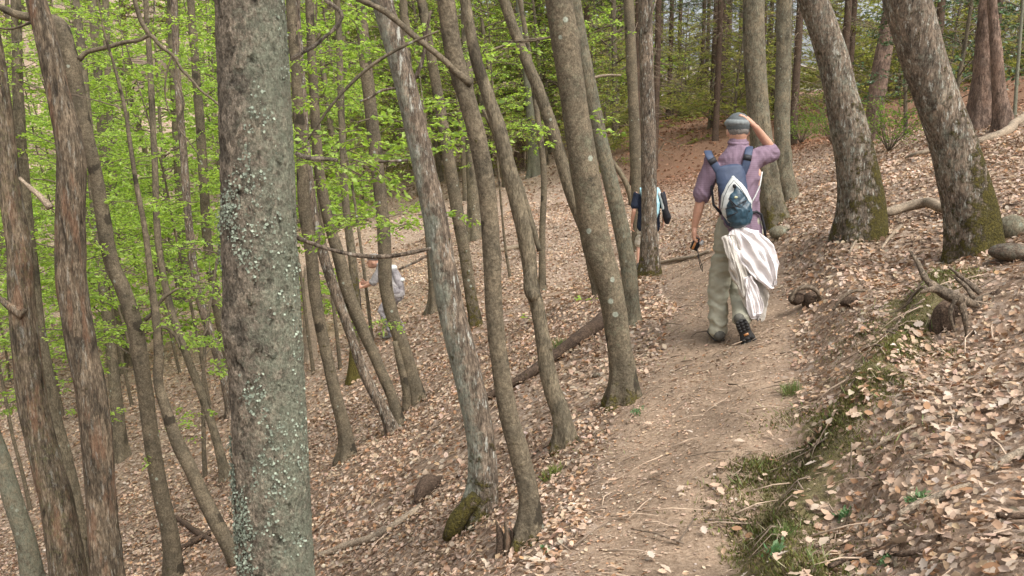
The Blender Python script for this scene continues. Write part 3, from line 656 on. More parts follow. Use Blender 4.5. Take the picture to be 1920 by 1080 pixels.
# middle group on the slope below
M1 = tree("bare brown trunk nearest to the big lichened trunk on the slope", [(652, 862, 36), (650, 830, 30), (629, 740, 27), (607, 640, 24), (592, 560, 25), (584, 480, 26), (572, 400, 26), (566, 300, 24), (556, 150, 22), (545, 0, 20)], "bark_smooth", kind="hornbeam_tree", moss=(.3, .1), lich=.05, flare=.5)
M2 = tree("pale forked stem on the slope, lighter of a close pair", [(738, 812, 28), (725, 780, 24), (692, 720, 22), (675, 680, 20), (655, 620, 20), (628, 545, 22), (607, 480, 22), (590, 410, 20), (575, 300, 20), (565, 150, 18), (555, 0, 16)], "bark_oak", kind="hornbeam_tree", moss=(.4, .1), lich=.1, flare=.4)
M2b = tree("darker stem of the close pair on the slope", [(748, 800, 26), (735, 745, 22), (712, 690, 22), (690, 640, 24), (668, 590, 26), (650, 540, 28), (635, 480, 26), (615, 410, 24), (600, 330, 22), (590, 200, 20), (580, 0, 18)], "bark_smooth", kind="hornbeam_tree", moss=(.3, .1), lich=.1, flare=.3)
M3 = tree("trunk with a twin foot hiding the crouching walker", [(785, 752, 34), (770, 700, 32), (752, 640, 30), (735, 590, 28), (724, 540, 28), (721, 460, 28), (717, 400, 27), (708, 320, 28), (695, 200, 26), (680, 60, 24), (676, 0, 24)], "bark_smooth", kind="hornbeam_tree", moss=(.4, .12), lich=.1, flare=.3)
limb(M3, [(762, 775, 20), (762, 740, 18), (752, 690, 15), (740, 640, 12)], -.1, label="second foot of the trunk")
M4 = tree("short moss-green trunk standing behind the close pair", [(664, 714, 26), (665, 650, 20), (668, 600, 18), (662, 500, 18), (650, 400, 16), (640, 200, 14), (632, 0, 13)], "bark_grey", kind="beech_tree", moss=(1.4, 1.2), flare=.3)
M5 = tree("dark foot and trunk mostly behind the whitish-flecked oak", [(816, 587, 28), (813, 540, 20), (805, 440, 20), (790, 330, 20), (770, 200, 20), (755, 0, 18)], "bark_smooth", kind="beech_tree", moss=(.4, .2), flare=.6)
M6 = tree("olive trunk between the whitish-flecked oak and the knotty trunk", [(893, 612, 26), (884, 560, 24), (872, 480, 25), (858, 400, 27), (845, 320, 26), (825, 200, 22), (800, 60, 20), (790, 0, 20)], "bark_smooth", kind="beech_tree", moss=(.8, 1.0), flare=.3)
tree("far grey trunk behind the knotty trunk", [(889, 450, 34), (888, 380, 26), (884, 300, 24), (878, 150, 22), (872, 0, 20)], "bark_grey", kind="beech_tree", lich=.3)
tree("pale far beech trunk seen between the crooked and the curving trunks", [(1001, 330, 24), (998, 250, 22), (990, 150, 19), (975, 20, 17)], "bark_grey", kind="beech_tree", lich=.7)
tree("pinkish far trunk beside the pale far beech", [(970, 320, 22), (978, 250, 20), (972, 150, 18), (960, 20, 17)], "bark_pine", kind="beech_tree", lich=.1)
tree("thin dark trunk rising through the leaves beyond the crooked trunk", [(1017, 545, 16), (1017, 430, 13), (1020, 330, 13), (1008, 220, 12), (985, 60, 11), (975, 0, 10)], "bark_smooth", kind="beech_tree")
tree("bent sapling leaning beside the straight upright trunk", [(1187, 385, 12), (1172, 340, 12), (1145, 300, 11), (1128, 280, 9)], "bark_smooth", kind="beech_sapling", cat="sapling", top=1.2, seg=10, Y=12.8)
SN = tree("barkless pale snag behind the big lichened trunk", [(582, 678, 28), (580, 620, 26), (578, 560, 22), (575, 500, 12)], "wood_grey", kind="dead_tree", cat="dead tree", top=0, crown=0, flare=.25, lich=0)
tree("distant brown trunk high between the big trunk and the oak", [(640, 330, 20), (643, 200, 24), (640, 100, 25), (622, 0, 25)], "bark_smooth", kind="beech_tree")
# left group
L1 = tree("broad peeling trunk cut by the edge of the frame", [(130, 1085, 72), (106, 940, 64), (80, 840, 60), (60, 740, 60), (47, 640, 56), (40, 540, 52), (38, 480, 50), (24, 400, 46), (10, 270, 42), (-5, 140, 38), (-25, 0, 34)], "bark_dead", Y=7.6, hit_base=False, kind="oak_tree", moss=(.5, .8), lich=.35, seg=36, step=.022, lump=.08, fine=.03, dead=True)
limb(L1, [(45, 590, 26), (20, 575, 16), (0, 560, 10), (-20, 540, 8)], -.1, label="broken dark stub")
L2 = tree("dead trunk with rusty red bare wood and peeling bark", [(202, 1085, 66), (193, 980, 62), (187, 900, 60), (183, 840, 60), (172, 740, 58), (151, 640, 60), (136, 540, 62), (131, 400, 62), (131, 280, 58), (118, 210, 52), (103, 150, 45), (88, 80, 44), (76, 30, 42), (60, -20, 40)], "bark_dead", Y=7.2, hit_base=False, kind="dead_oak_tree", cat="dead tree", moss=(.6, .6), lich=.1, seg=40, step=.022, lump=.09, fine=.05, dead=True)
limb(L2, [(95, 390, 16), (75, 368, 13), (52, 348, 9), (36, 333, 6)], -.15, label="bare silver-grey snag branch", mat="wood_grey")
L3 = tree("sinuous living trunk growing beside the rusty dead trunk", [(328, 1088, 40), (317, 990, 34), (305, 940, 33), (295, 890, 32), (280, 790, 32), (266, 690, 32), (250, 600, 32), (232, 545, 32), (212, 500, 30), (192, 400, 29), (174, 300, 28), (150, 205, 32), (127, 100, 38), (105, 45, 36), (72, 34, 22), (35, 28, 16), (-10, 8, 13)],
          "bark_smooth", kind="hornbeam_tree", moss=(.3, .2), lich=.2, seg=26, step=.025, flare=.3, top=2.5)
limb(L3, [(148, 112, 12), (163, 98, 11), (185, 92, 10), (210, 86, 10), (230, 80, 9), (262, 75, 8), (281, 66, 9), (300, 86, 8), (325, 105, 7), (342, 132, 6), (355, 145, 6), (375, 168, 5), (405, 192, 4), (425, 215, 3)], -.1, label="snaking bare branch reaching towards the big trunk", seg=8)
limb(L3, [(281, 66, 9), (265, 40, 10), (258, 20, 10), (250, -10, 9)], -.1)
limb(L3, [(322, 105, 4), (312, 140, 4), (310, 180, 3), (318, 215, 2)], -.1); limb(L3, [(328, 108, 4), (332, 145, 4), (345, 195, 4), (335, 240, 4), (350, 260, 3), (380, 300, 2)], -.1)
limb(L3, [(95, 38, 8), (60, 42, 6), (20, 54, 5), (-10, 52, 4)], -.2)
limb(L3, [(272, 600, 10), (285, 588, 9), (305, 560, 8), (335, 540, 5)], -.1); 
L4 = tree("bent thin trunk sweeping down to a forked mossy foot", [(444, 1055, 30), (428, 1022, 32), (400, 970, 32), (380, 930, 30), (360, 885, 28), (335, 835, 28), (312, 770, 22), (297, 720, 20), (298, 665, 20), (293, 600, 18), (285, 540, 14), (270, 420, 12)], "bark_smooth", kind="hornbeam_tree", moss=(.6, .2), lich=.1, seg=20, flare=.15, top=2)
limb(L4, [(292, 610, 8), (320, 620, 7), (333, 640, 6), (338, 655, 4)], 0)
tree("pale green trunk in the lower corner of the view", [(62, 1085, 42), (45, 1000, 38), (25, 940, 38), (8, 880, 36), (-20, 800, 34)], "bark_grey", Y=8.6, hit_base=False, kind="hornbeam_tree", lich=.6, seg=24, top=5)
tree("trunk seen between the peeling trunk and the dead one", [(158, 1075, 38), (150, 1010, 36), (125, 880, 34), (100, 780, 32), (86, 700, 30), (75, 640, 28), (62, 520, 26), (50, 400, 24), (35, 200, 22), (30, 0, 20)], "bark_grey", Y=9.0, hit_base=False, kind="hornbeam_tree", lich=.3, moss=(.5, .3))
tree("wavering thin grey stem on the slope left of the big trunk", [(424, 900, 22), (410, 840, 18), (380, 745, 17), (355, 680, 16), (322, 585, 15), (300, 480, 14), (290, 300, 13), (280, 100, 12)], "bark_grey", kind="beech_tree", lich=.1, moss=(.3, .2))
tree("slender trunk whose top is lost in leaves, against the big trunk", [(436, 780, 22), (418, 700, 20), (400, 640, 19), (383, 590, 18), (370, 540, 17), (355, 430, 16), (345, 300, 16), (330, 100, 14)], "bark_oak", kind="beech_tree", lich=.2)
tree("straight slender stem partly covered by the big trunk", [(437, 720, 24), (425, 650, 24), (405, 560, 22), (392, 480, 20), (380, 300, 20), (365, 100, 18)], "bark_smooth", kind="beech_tree", lich=.3)
for lb, px, py, wd, lean in (("far trunk among the leaves beyond the dead trunk", 232, 690, 22, -60), ("far trunk low on the slope beside the sinuous trunk", 228, 860, 24, -70), ("short-looking far trunk with a pale cut on the slope", 458 - 230, 700, 16, -30),
                         ("twin far trunk above the leaf-covered hollow", 350, 560, 26, -35)):
    tree(lb, [(px, py, wd * 1.2), (px + lean * .2, py - 150, wd), (px + lean * .6, py - 400, wd * .9), (px + lean, py - 700, wd * .8)], "bark_grey", kind="beech_tree", lich=.3)

# foliage carried by the named trees
limb(TA, [(808, 466, 8), (770, 474, 9), (735, 480, 9), (680, 480, 9), (620, 468, 8), (580, 455, 9), (553, 444, 11)], -.2, label="long dark bare branch sagging across the gap")
limb(TA, [(800, 480, 5), (775, 493, 5), (748, 505, 4)], -.2)
limb(TA, [(765, 300, 6), (740, 302, 6), (710, 303, 6)], -.1)
limb(TA, [(742, 165, 6), (715, 170, 6), (690, 185, 5), (675, 190, 4)], -.2)
limb(TA, [(776, 150, 9), (790, 120, 9), (800, 60, 6), (808, 20, 5)], .3)
for px, py, L, k in ((720, 250, .5, 4), (680, 300, .45, 4), (650, 310, .4, 3), (620, 240, .4, 3), (745, 235, .35, 2)): spray(TA, px, py, L, 1.2, k)
for px, py, L, k in ((640, 415, .5, 3), (700, 410, .6, 4), (760, 415, .4, 2)): spray(TA, px, py, L, 2.0, k, spread=.08)
for px, py, L, k in ((600, 310, .5, 3), (590, 60, .5, 3), (640, 100, .6, 4), (700, 110, .5, 3), (600, 190, .5, 4), (660, 20, .5, 3)): spray(M1, px, py, L, -1.0, k)
limb(BIG, [(555, 288, 7), (575, 296, 7), (610, 298, 6), (632, 300, 5)], 1.5, label="thin dark twig branch"); 
limb(BIG, [(548, 110, 3), (590, 85, 3), (640, 25, 3), (610, 0, 3)], 1.0)
for px, py, L, k in ((150, 40, .5, 3), (60, 20, .5, 3), (30, 90, .5, 4), (200, 150, .6, 5), (260, 120, .5, 4), (330, 60, .5, 4), (380, 120, .4, 3), (90, 120, .3, 2), (100, 470, .2, 1)): spray(L3, px, py, L, .6, k)
for px, py, L, k in ((60, 300, .5, 4), (20, 250, .4, 3), (90, 450, .4, 3), (60, 640, .4, 2), (20, 760, .3, 2), (120, 620, .3, 2)): spray(L1, px, py, L, 1.0, k)
for px, py, L, k in ((230, 300, .6, 4), (330, 390, .6, 5), (390, 390, .4, 3), (290, 510, .6, 4), (370, 520, .4, 3), (320, 560, .5, 3), (390, 610, .3, 2), (350, 690, .35, 2), (250, 620, .4, 2), (330, 820, .25, 1), (390, 800, .3, 2), (310, 790, .3, 1)): spray(L4, px, py, L, .6, k)
for px, py, L, k in ((885, 260, .35, 2), (860, 200, .35, 2), (960, 250, .35, 2), (1030, 250, .3, 2), (940, 90, .3, 3), (1040, 580, .12, 1)): spray(TC, px, py, L, 1.5, k)
for px, py, L, k in ((1110, 50, .4, 3), (1150, 40, .4, 3), (1130, 60, .3, 2), (1000, 60, .4, 3), (960, 110, .4, 3), (1030, 260, .35, 3)): spray(TD2, px, py, L, 1.5, k)
limb(TD, [(1056, 60, 4), (1010, 75, 4), (940, 78, 3)], .3); limb(TD, [(1042, 70, 4), (980, 76, 5), (915, 96, 6)], 1.2)
limb(T6, [(1211, 60, 6), (1222, 25, 5), (1230, 0, 4)], -.1); limb(TD3, [(1100, 150, 7), (1130, 142, 6), (1165, 141, 4)], .3, mat="wood_grey")
for px, py, L, k in ((780, 330, .3, 2), (820, 130, .3, 2), (880, 290, .3, 2), (850, 60, .3, 2)): spray(M6, px, py, L, 0, k)
for px, py, L, k in ((700, 600, .3, 2), (740, 600, .3, 2), (650, 620, .2, 1)): spray(M3, px, py, L, -.3, k, spread=.08)

# leafy saplings standing in the gaps (Y 8-17)
def sapling(px, py, label, hgt, nb, L, z0=.5, thick=.03, group=None, leaf=.055, lean=-.12, y0=2):
    b = hit(px, py, y0); rng = np.random.default_rng(int(px * 3 + py)); e = empty("beech_sapling", b, label, "sapling", group)
    pts = [b - (0, 0, .2)]; d = unit((lean, 0, 1))
    for k in range(8): d = unit(d + rng.normal(0, .05, 3) + (lean * .1, 0, .03)); pts.append(pts[-1] + d * (hgt + .2) / 8)
    pts = np.array(pts); R = np.linspace(thick, thick * .25, 9)
    V, F, G, dirs, hz, th = trunk_geo(pts, R, 10, .08, int(px), .08, .3)
    reg(e, link("trunk", new_mesh("trunk", V - b, F, attrs={"moss": np.zeros(len(V)), "lichen": np.full(len(V), .1)}, smooth=True), M["bark_smooth"], e))
    c_ = Crown(rng)
    nb = int(nb * .8)
    for k in range(nb):
        t = z0 / hgt + (1 - z0 / hgt) * (k + rng.uniform(0, 1)) / nb; q = t * 8; i = min(int(q), 7); p = pts[i] + (pts[i + 1] - pts[i]) * (q - i); a = rng.uniform(0, 6.28)
        c_.branch(p, (math.cos(a), math.sin(a), rng.uniform(0, .35)), L * (1.1 - .5 * t) * rng.uniform(.7, 1.2), thick * .35, .016, -.015, step=.11)
    c_.build(e, b, leaf); return e
SAPS = [(205, 980, "spring-green sapling between the dead trunk and the sinuous trunk", 4.8, 24, 1.2, 1.5), (385, 900, "spring-green sapling in front of the wavering grey stem", 5.2, 22, 1.2, 1.6), (290, 840, "leafy sapling with layered sprays halfway down the slope", 6.0, 30, 1.4, 1.4),
        (60, 960, "leafy sapling behind the broad peeling trunk", 5.5, 26, 1.3, 1.6), (340, 700, "tall leafy sapling on the floor of the hollow, dead trunk side", 7.5, 34, 1.7, 1.8), (120, 780, "leafy sapling behind the dead trunk, low on the slope", 7.5, 34, 1.6, 1.5),
        (590, 700, "tall leafy sapling between the barkless snag and the big trunk", 7.0, 22, 1.5, 3.6), (700, 640, "tall thin sapling with high green sprays near the crouching walker", 7.5, 20, 1.5, 4.2), (850, 560, "thin sapling with light green sprays behind the oak and the knotty trunk", 6.5, 18, 1.3, 3.0),
        (20, 720, "bushy young beech at the edge of the frame", 8, 34, 1.7, 1.2), (250, 760, "dense leafy sapling seen between the dead trunk and the big trunk", 7.5, 36, 1.6, 1.6), (160, 700, "dense leafy sapling farther down behind the dead trunk", 8.5, 36, 1.8, 1.6),
        (395, 760, "leafy sapling whose sprays brush the big trunk", 6.5, 28, 1.4, 2.4), (640, 690, "light green sapling rising behind the close pair of stems", 7.5, 26, 1.5, 4.0), (960, 520, "slim leafy sapling between the knotty and the crooked trunks", 6, 18, 1.2, 3.0)]
for px, py, lb, hg, nb, L, z0 in SAPS: sapling(px, py, lb, hg, nb, L, z0, y0=5)
for lb, info in TREES.items(): finish(info)

# ------------------------------------------------------------------ background trees: prototypes and copies
def bg_proto(kind, seed, hgt, nb, L, z0, thick, leaf, gap, mat="bark_grey", pal=GREEN, lean=-.1, bare=False, leafmat="leaf_green", up=.35, wl_=.6, step=.2, tilt=.55):
    rng = np.random.default_rng(seed); e = empty(kind, (0, 0, 0), "", "tree")
    pts = [np.array([0, 0, -.5])]; d = unit((lean, 0, 1))
    for k in range(9): d = unit(d + rng.normal(0, .035, 3) + (0, 0, .03)); pts.append(pts[-1] + d * (hgt + .5) / 9)
    pts = np.array(pts); R = thick * np.linspace(1, .2, 10)
    V, F, G, dirs, hz, th = trunk_geo(pts, R, 12, .2, seed, .08, .3, ground_z=.5)
    reg(e, link("trunk", new_mesh("trunk", V, F, attrs={"moss": np.zeros(len(V)), "lichen": np.full(len(V), .3)}, smooth=True), M[mat], e))
    c_ = Crown(rng)
    for k in range(nb):
        t = z0 / hgt + (.98 - z0 / hgt) * (k + rng.uniform(0, 1)) / nb; q = t * 9; i = min(int(q), 8); p = pts[i] + (pts[i + 1] - pts[i]) * (q - i); a = rng.uniform(0, 6.28)
        c_.branch(p, (math.cos(a), math.sin(a), up + rng.normal(0, .15)), L * (1.15 - .75 * t) * rng.uniform(.7, 1.2), thick * .25, gap, -.02, bare=bare, step=step)
    c_.build(e, np.zeros(3), leaf, pal=pal, mat=leafmat, wl_=wl_, tiltn=tilt)
    return e
DARKG = np.array([(.05, .09, .035), (.08, .13, .045), (.045, .07, .03), (.12, .15, .05)])
def place(proto, first, x, y, rz, s, label, group):
    o = proto if first else copy_tree(proto)
    o.location = (x, y, H(x, y) - .05); o.rotation_euler = (0, 0, rz); o.scale = (s, s, s); o["label"] = label; o["group"] = group
    return o
protos = [bg_proto("beech_tree", 300 + k, 10, 46, 2.5, (.6, 1.2, 1.8)[k % 3], (.06, .09, .075)[k % 3], .095, .03, lean=-.10) for k in range(4)]
used = set(); rng = np.random.default_rng(55)
def scat(protos, spots, label, group, smin=.8, smax=1.25):
    for k, (x, y) in enumerate(spots):
        i = k % len(protos) if isinstance(protos, list) else 0
        p_ = protos[i]; place(p_, p_.name not in used, x, y, rng.uniform(-.5, .5) + (math.pi if rng.random() < .0 else 0), rng.uniform(smin, smax), label, group); used.add(p_.name)
def spots_px(n_, px0, px1, y0, y1, mind=1.4, avoid=None):
    out = []; tries = 0
    while len(out) < n_ and tries < 4000:
        tries += 1; y = rng.uniform(y0, y1); px = rng.uniform(px0, px1); x = (px - 960) / FPX * y
        if avoid and avoid(x, y): continue
        if all(math.hypot(x - a, y - b_) > mind for a, b_ in out): out.append((x, y))
    return out
scat(protos, spots_px(27, -150, 620, 19, 50, 2.0), "grey-stemmed beech in fresh leaf, one of many crowding the hollow", "leafing beeches crowding the hollow")
protos2 = [bg_proto("beech_tree", 320 + k, 13, 44, 2.8, 2.2, .14, .11, .045, lean=-.08, pal=np.concatenate([GREEN, OLIVE])) for k in range(3)]
scat(protos2, spots_px(40, 560, 1200, 31, 64, 1.9), "high-crowned beech on the far side of the hollow", "high-crowned beeches on the far slope")
protos3 = [bg_proto("young_beech_tree", 340 + k, 4.3, 34, 1.7, .3, .05, .10, .035, lean=0, pal=OLIVE) for k in range(3)]
scat(protos3, spots_px(34, 1100, 1980, 44, 66, 1.8, lambda x, y: 1480 < 960 + FPX * x / y < 1530), 'olive-leaved tree deep behind the spruces', 'olive trees deep behind the spruces', 1.1, 1.6)
scat(protos3, spots_px(50, 1090, 2000, 27, 48, 1.2, lambda x, y: (y < 30 and not (1640 < 960 + FPX * x / y < 1990)) or 1478 < 960 + FPX * x / y < 1532), "olive-leaved young tree in the thicket under the spruces", "olive thicket under the spruces")
scat([bg_proto("beech_tree", 360 + k, 12, 34, 2.8, 2.2, .16, .16, .07, lean=-.04, pal=np.concatenate([OLIVE, GREEN[:2]])) for k in range(2)], spots_px(46, -300, 1200, 52, 95, 3.0), "distant beech high on the far hillside", "distant trees on the far hillside", 1.0, 1.5)
scat([bg_proto('undergrowth_beech', 380 + k, 4, 34, 1.6, .3, .03, .10, .04, lean=0, pal=np.concatenate([OLIVE, [(.20, .15, .09)]])) for k in range(2)], spots_px(44, 520, 1190, 37, 60, 1.4), 'low olive-brown young beech on the far slope', 'low young beeches on the far slope')
# spruces
spr = []
for k in range(3):
    rg = np.random.default_rng(400 + k); e = empty("spruce_tree", (0, 0, 0), "", "tree"); hgt = 17
    pts = np.array([(0, 0, -.5), (.03, 0, 4), (0, .05, 9), (0, 0, hgt)]); V, F, G, dirs, hz, th = trunk_geo(pts, np.array([.13, .11, .08, .02]), 10, .3, 400 + k, .06, .3, ground_z=.5)
    reg(e, link("trunk", new_mesh("trunk", V, F, attrs={"moss": np.full(len(V), .2), "lichen": np.full(len(V), .3)}, smooth=True), M["wood_dark"], e))
    c_ = Crown(rg)
    for j in range(46):      # dead lower branches
        z = rg.uniform(1.0, 5.5); a = rg.uniform(0, 6.28); c_.branch((0, 0, z), (math.cos(a), math.sin(a), -.15), rg.uniform(.6, 1.6), .012, .1, -.05, bare=(rg.random() < .75), step=.22, col=(.16, .12, .08))
    for j in range(38):
        z = 5.3 + (hgt - 5.5) * (j + rg.random()) / 38; a = j * 2.4; c_.branch((0, 0, z), (math.cos(a), math.sin(a), .1), 2.4 * (1 - (z - 3) / (hgt - 2)) + .3, .02, .04, -.07, step=.2)
    c_.build(e, np.zeros(3), .11, pal=DARKG, mat="needle", wl_=.22, tiltn=.5, leafname="needles")
    spr.append(e)
def not_gap(x, y):
    px = 960 + FPX * x / y; return 1484 < px < 1528 or 1268 < px < 1300
scat(spr, spots_px(30, 1090, 1980, 26, 46, 1.7, not_gap), "dark spruce with bare lower branches in the stand beyond the path", "spruces in the dark stand")
scat(spr, spots_px(12, 1060, 1500, 48, 70, 2.5, not_gap), "dark spruce at the back of the stand", "spruces at the back of the stand", 1.0, 1.3)
# glossy evergreens by the pines
hol = bg_proto("holly_tree", 430, 5.5, 46, 1.4, 1.0, .045, .07, .03, lean=0, pal=np.array([(.05, .10, .03), (.07, .14, .04), (.04, .07, .025)]), leafmat="leaf_gloss", up=.2)
for k, (px, Y, s_, lb) in enumerate(((1760, 15.5, 1.0, "glossy-leaved holly in front of the reddish pine"), (1930, 17, 1.1, "glossy-leaved holly beyond the pale sapling stem"), (1690, 21, 1.1, "glossy-leaved holly behind the leaning pine"))):
    place(hol, k == 0, (px - 960) / FPX * Y, Y, k * 2.0, s_, lb, "holly bushes by the pines")
for lb, px, Y, hg in (("low bright green bush between the two leaning oaks", 1665, 19, 1.6), ("low bright green bush beside the hiker's raised arm", 1560, 24, 1.7), ("green shrub below the slimmer grey trunk", 1500, 26, 1.2)):
    b = at(px, 300, Y); b[2] = H(b[0], b[1]); e = empty("green_bush", b, lb, "bush"); c_ = Crown(np.random.default_rng(px))
    for j in range(26):
        a = j * 2.4; c_.branch(b, (math.cos(a) * .6, math.sin(a) * .6, 1.0), hg * c_.rng.uniform(.5, 1), .008, .05, -.06, step=.2)
    c_.build(e, b, .06, pal=np.array([(.12, .2, .04), (.16, .27, .05)]))
# ------------------------------------------------------------------ people
def solid(name, rgb, rough=.85, spec=.25, nscale=25, namp=.12, bump=.15, stripes=None):
    m, n, l, p, out = mat_new(name)
    tc = n.new("ShaderNodeTexCoord"); nz = noise(n, l, tc.outputs["Object"], nscale, 5, .65)
    r = ramp(n, l, nz.outputs["Fac"], [(.3, tuple(v * (1 - namp) for v in rgb)), (.7, tuple(min(1, v * (1 + namp)) for v in rgb))]).outputs[0]
    if stripes:
        w_ = n.new("ShaderNodeTexWave"); w_.inputs["Scale"].default_value = 28; w_.bands_direction = 'X'; l.new(tc.outputs["Object"], w_.inputs["Vector"])
        w2 = n.new("ShaderNodeTexWave"); w2.inputs["Scale"].default_value = 22; w2.bands_direction = 'Z'; l.new(tc.outputs["Object"], w2.inputs["Vector"])
        f = math_n(n, l, 'MULTIPLY', math_n(n, l, 'ADD', w_.outputs["Fac"], w2.outputs["Fac"]), .22); r = mixc(n, l, f, r, stripes)
    l.new(r, p.inputs["Base Color"]); p.inputs["Roughness"].default_value = rough; p.inputs["Specular IOR Level"].default_value = spec
    b = n.new("ShaderNodeBump"); b.inputs["Strength"].default_value = bump; b.inputs["Distance"].default_value = .01; l.new(nz.outputs["Fac"], b.inputs["Height"]); l.new(b.outputs[0], p.inputs["Normal"])
    return m
M["skin"] = solid("skin", (.52, .29, .20), .55, .35, 40, .10, .1)
M["skin"].node_tree.nodes["Principled BSDF"].inputs["Subsurface Weight"].default_value = .08
M["hair"] = solid("grey_hair", (.20, .18, .16), .8, .3, 120, .35, .6)
M["shirt"] = solid("mauve_checked_cotton", (.17, .112, .15), .9, .2, 20, .10, .3, stripes=(.29, .225, .265))
for k_ in ("shirt",):
    M[k_].node_tree.nodes["Bump"].inputs["Distance"].default_value = .02
M["trousers"] = solid("khaki_cotton", (.33, .315, .24), .9, .2, 10, .12, .7)
M["cap"] = solid("grey_wool_cap", (.20, .215, .21), .95, .1, 60, .15, .3)
M["cap_dark"] = solid("dark_cap_lining", (.11, .12, .12), .95, .1, 60, .2, .3)
M["navy"] = solid("navy_nylon", (.035, .052, .095), .6, .4, 20, .15, .2)
M["black"] = solid("black_webbing", (.014, .014, .017), .6, .35, 60, .2, .2)
M["white_panel"] = solid("off_white_nylon", (.52, .53, .50), .6, .35, 20, .05, .2)
M["teal"] = solid("dark_teal_nylon", (.02, .05, .072), .4, .5, 14, .5, .6)
M["patch"] = solid("pale_yellow_patch", (.45, .45, .28))
M["cloth_white"] = solid("white_jacket_fabric", (.74, .69, .67), .85, .25, 16, .05, .8)
M["cloth_beige"] = solid("shaded_beige_lining", (.52, .48, .42), .85, .25, 16, .08, .8)  # lining beige with the shade of the lower jacket mixed into the colour
M["sole"] = solid("black_rubber_sole", (.03, .028, .026), .8, .3, 80, .3, .4)
M["boot"] = solid("dark_grey_boot", (.09, .085, .07), .8, .3, 40, .2, .3)
M["orange"] = solid("orange_brown_plastic", (.45, .20, .07), .4, .5)
M["metal"] = solid("silver_camera_shell", (.5, .5, .5), .3, .6)
M["eye"] = solid("eye_white", (.7, .7, .68), .3, .5); M["lip"] = solid("lip_skin", (.40, .17, .13), .5)
M["navy_tee"] = solid("dark_navy_cotton", (.022, .028, .045), .9, .15); M["lightblue"] = solid("light_blue_nylon", (.36, .60, .66), .6, .3, 12, .25)
M["sand"] = solid("sand_cotton", (.50, .45, .36), .9, .2); M["greycloth"] = solid("pale_grey_fabric", (.30, .28, .27), .85, .2, 8, .35)
M["pack_grey"] = solid("grey_pack_fabric", (.26, .24, .24), .8, .2, 9, .6)

def etube(P, RX, RY, seg=20, round_=True):
    P = np.asarray(P, float); RX = np.asarray(RX, float); RY = np.asarray(RY, float)
    if round_:
        a = unit(P[0] - P[1]); b = unit(P[-1] - P[-2]); m0 = min(RX[0], RY[0]); m1 = min(RX[-1], RY[-1])
        P = np.concatenate([[P[0] + a * m0, P[0] + a * m0 * .87, P[0] + a * m0 * .5], P, [P[-1] + b * m1 * .5, P[-1] + b * m1 * .87, P[-1] + b * m1]])
        f = np.array([.08, .5, .87]); RX = np.concatenate([RX[0] * f, RX, RX[-1] * f[::-1]]); RY = np.concatenate([RY[0] * f, RY, RY[-1] * f[::-1]])
    T = np.gradient(P, axis=0); T /= np.linalg.norm(T, axis=1)[:, None]
    ref = np.array([1., 0, 0]); 
    if abs(np.mean(T[:, 0])) > .8: ref = np.array([0, 1., 0])
    Nn = ref - T * (T @ ref)[:, None]; Nn /= np.linalg.norm(Nn, axis=1)[:, None]; B = np.cross(T, Nn)
    th = np.linspace(0, 2 * np.pi, seg, endpoint=False)
    V = P[:, None] + Nn[:, None] * (RX[:, None] * np.cos(th))[..., None] + B[:, None] * (RY[:, None] * np.sin(th))[..., None]
    n_ = len(P); V = V.reshape(-1, 3); i = np.arange(n_ - 1)[:, None] * seg; j = np.arange(seg)[None]; j2 = (j + 1) % seg
    F = np.stack([i + j, i + j2, i + seg + j2, i + seg + j], -1).reshape(-1, 4)
    V = np.concatenate([V, P[:1], P[-1:]]); a = n_ * seg; j = np.arange(seg); j2 = (j + 1) % seg
    return V, F, np.concatenate([np.stack([j2, j, np.full(seg, a)], -1), np.stack([(n_-1)*seg + j, (n_-1)*seg + j2, np.full(seg, a + 1)], -1)])
def ch(*rows, seg=20):
    """rows of (x, y, z, rx[, ry])"""
    r = [tuple(q) + ((q[3],) if len(q) == 4 else ()) for q in rows]; a = np.array(r); return etube(a[:, :3], a[:, 3], a[:, 4], seg)
def ell(x, y, z, rx, ry, rz, seg=20):
    t = np.linspace(-1, 1, 11); P = np.stack([np.full(11, x), np.full(11, y), z + rz * t], 1); f = np.sqrt(np.clip(1 - t * t, .004, 1)); return etube(P, rx * f, ry * f, seg, False)
def fused(name, parts, voxel, mat, parent, smooth=4, fold=0.0, fscale=(9, 9, 5), seed=0, label=None):
    B_ = Buf()
    for V, Q, T in parts: B_.add(V, Q, T)
    me = B_.mesh("tmp"); o = bpy.data.objects.new("tmp", me); COL.objects.link(o)
    r = o.modifiers.new("r", 'REMESH'); r.mode = 'VOXEL'; r.voxel_size = voxel; s = o.modifiers.new("s", 'SMOOTH'); s.iterations = smooth; s.factor = .5
    dg = bpy.context.evaluated_depsgraph_get(); dg.update(); m2 = bpy.data.meshes.new_from_object(o.evaluated_get(dg)); bpy.data.objects.remove(o); bpy.data.meshes.remove(me)
    n_ = len(m2.vertices)
    if fold:
        co = np.zeros(n_ * 3, np.float32); m2.vertices.foreach_get("co", co); co = co.reshape(-1, 3); no = np.zeros(n_ * 3, np.float32); m2.vertices.foreach_get("normal", no); no = no.reshape(-1, 3)
        q = co * np.array(fscale) + 13 * seed; warp = fbm(q * .6, 2, seed + 3)[:, None]
        f = 1 - 2 * np.abs(fbm(q + warp * 1.2, 3, seed)); co = co + no * ((f - .62) * fold)[:, None]; m2.vertices.foreach_set("co", co.astype(np.float32).ravel())
    m2.polygons.foreach_set("use_smooth", np.ones(len(m2.polygons), bool)); m2.name = name; m2.materials.clear(); m2.update()
    o = link(name, m2, M[mat], parent)
    if label: o["label"] = label
    return o
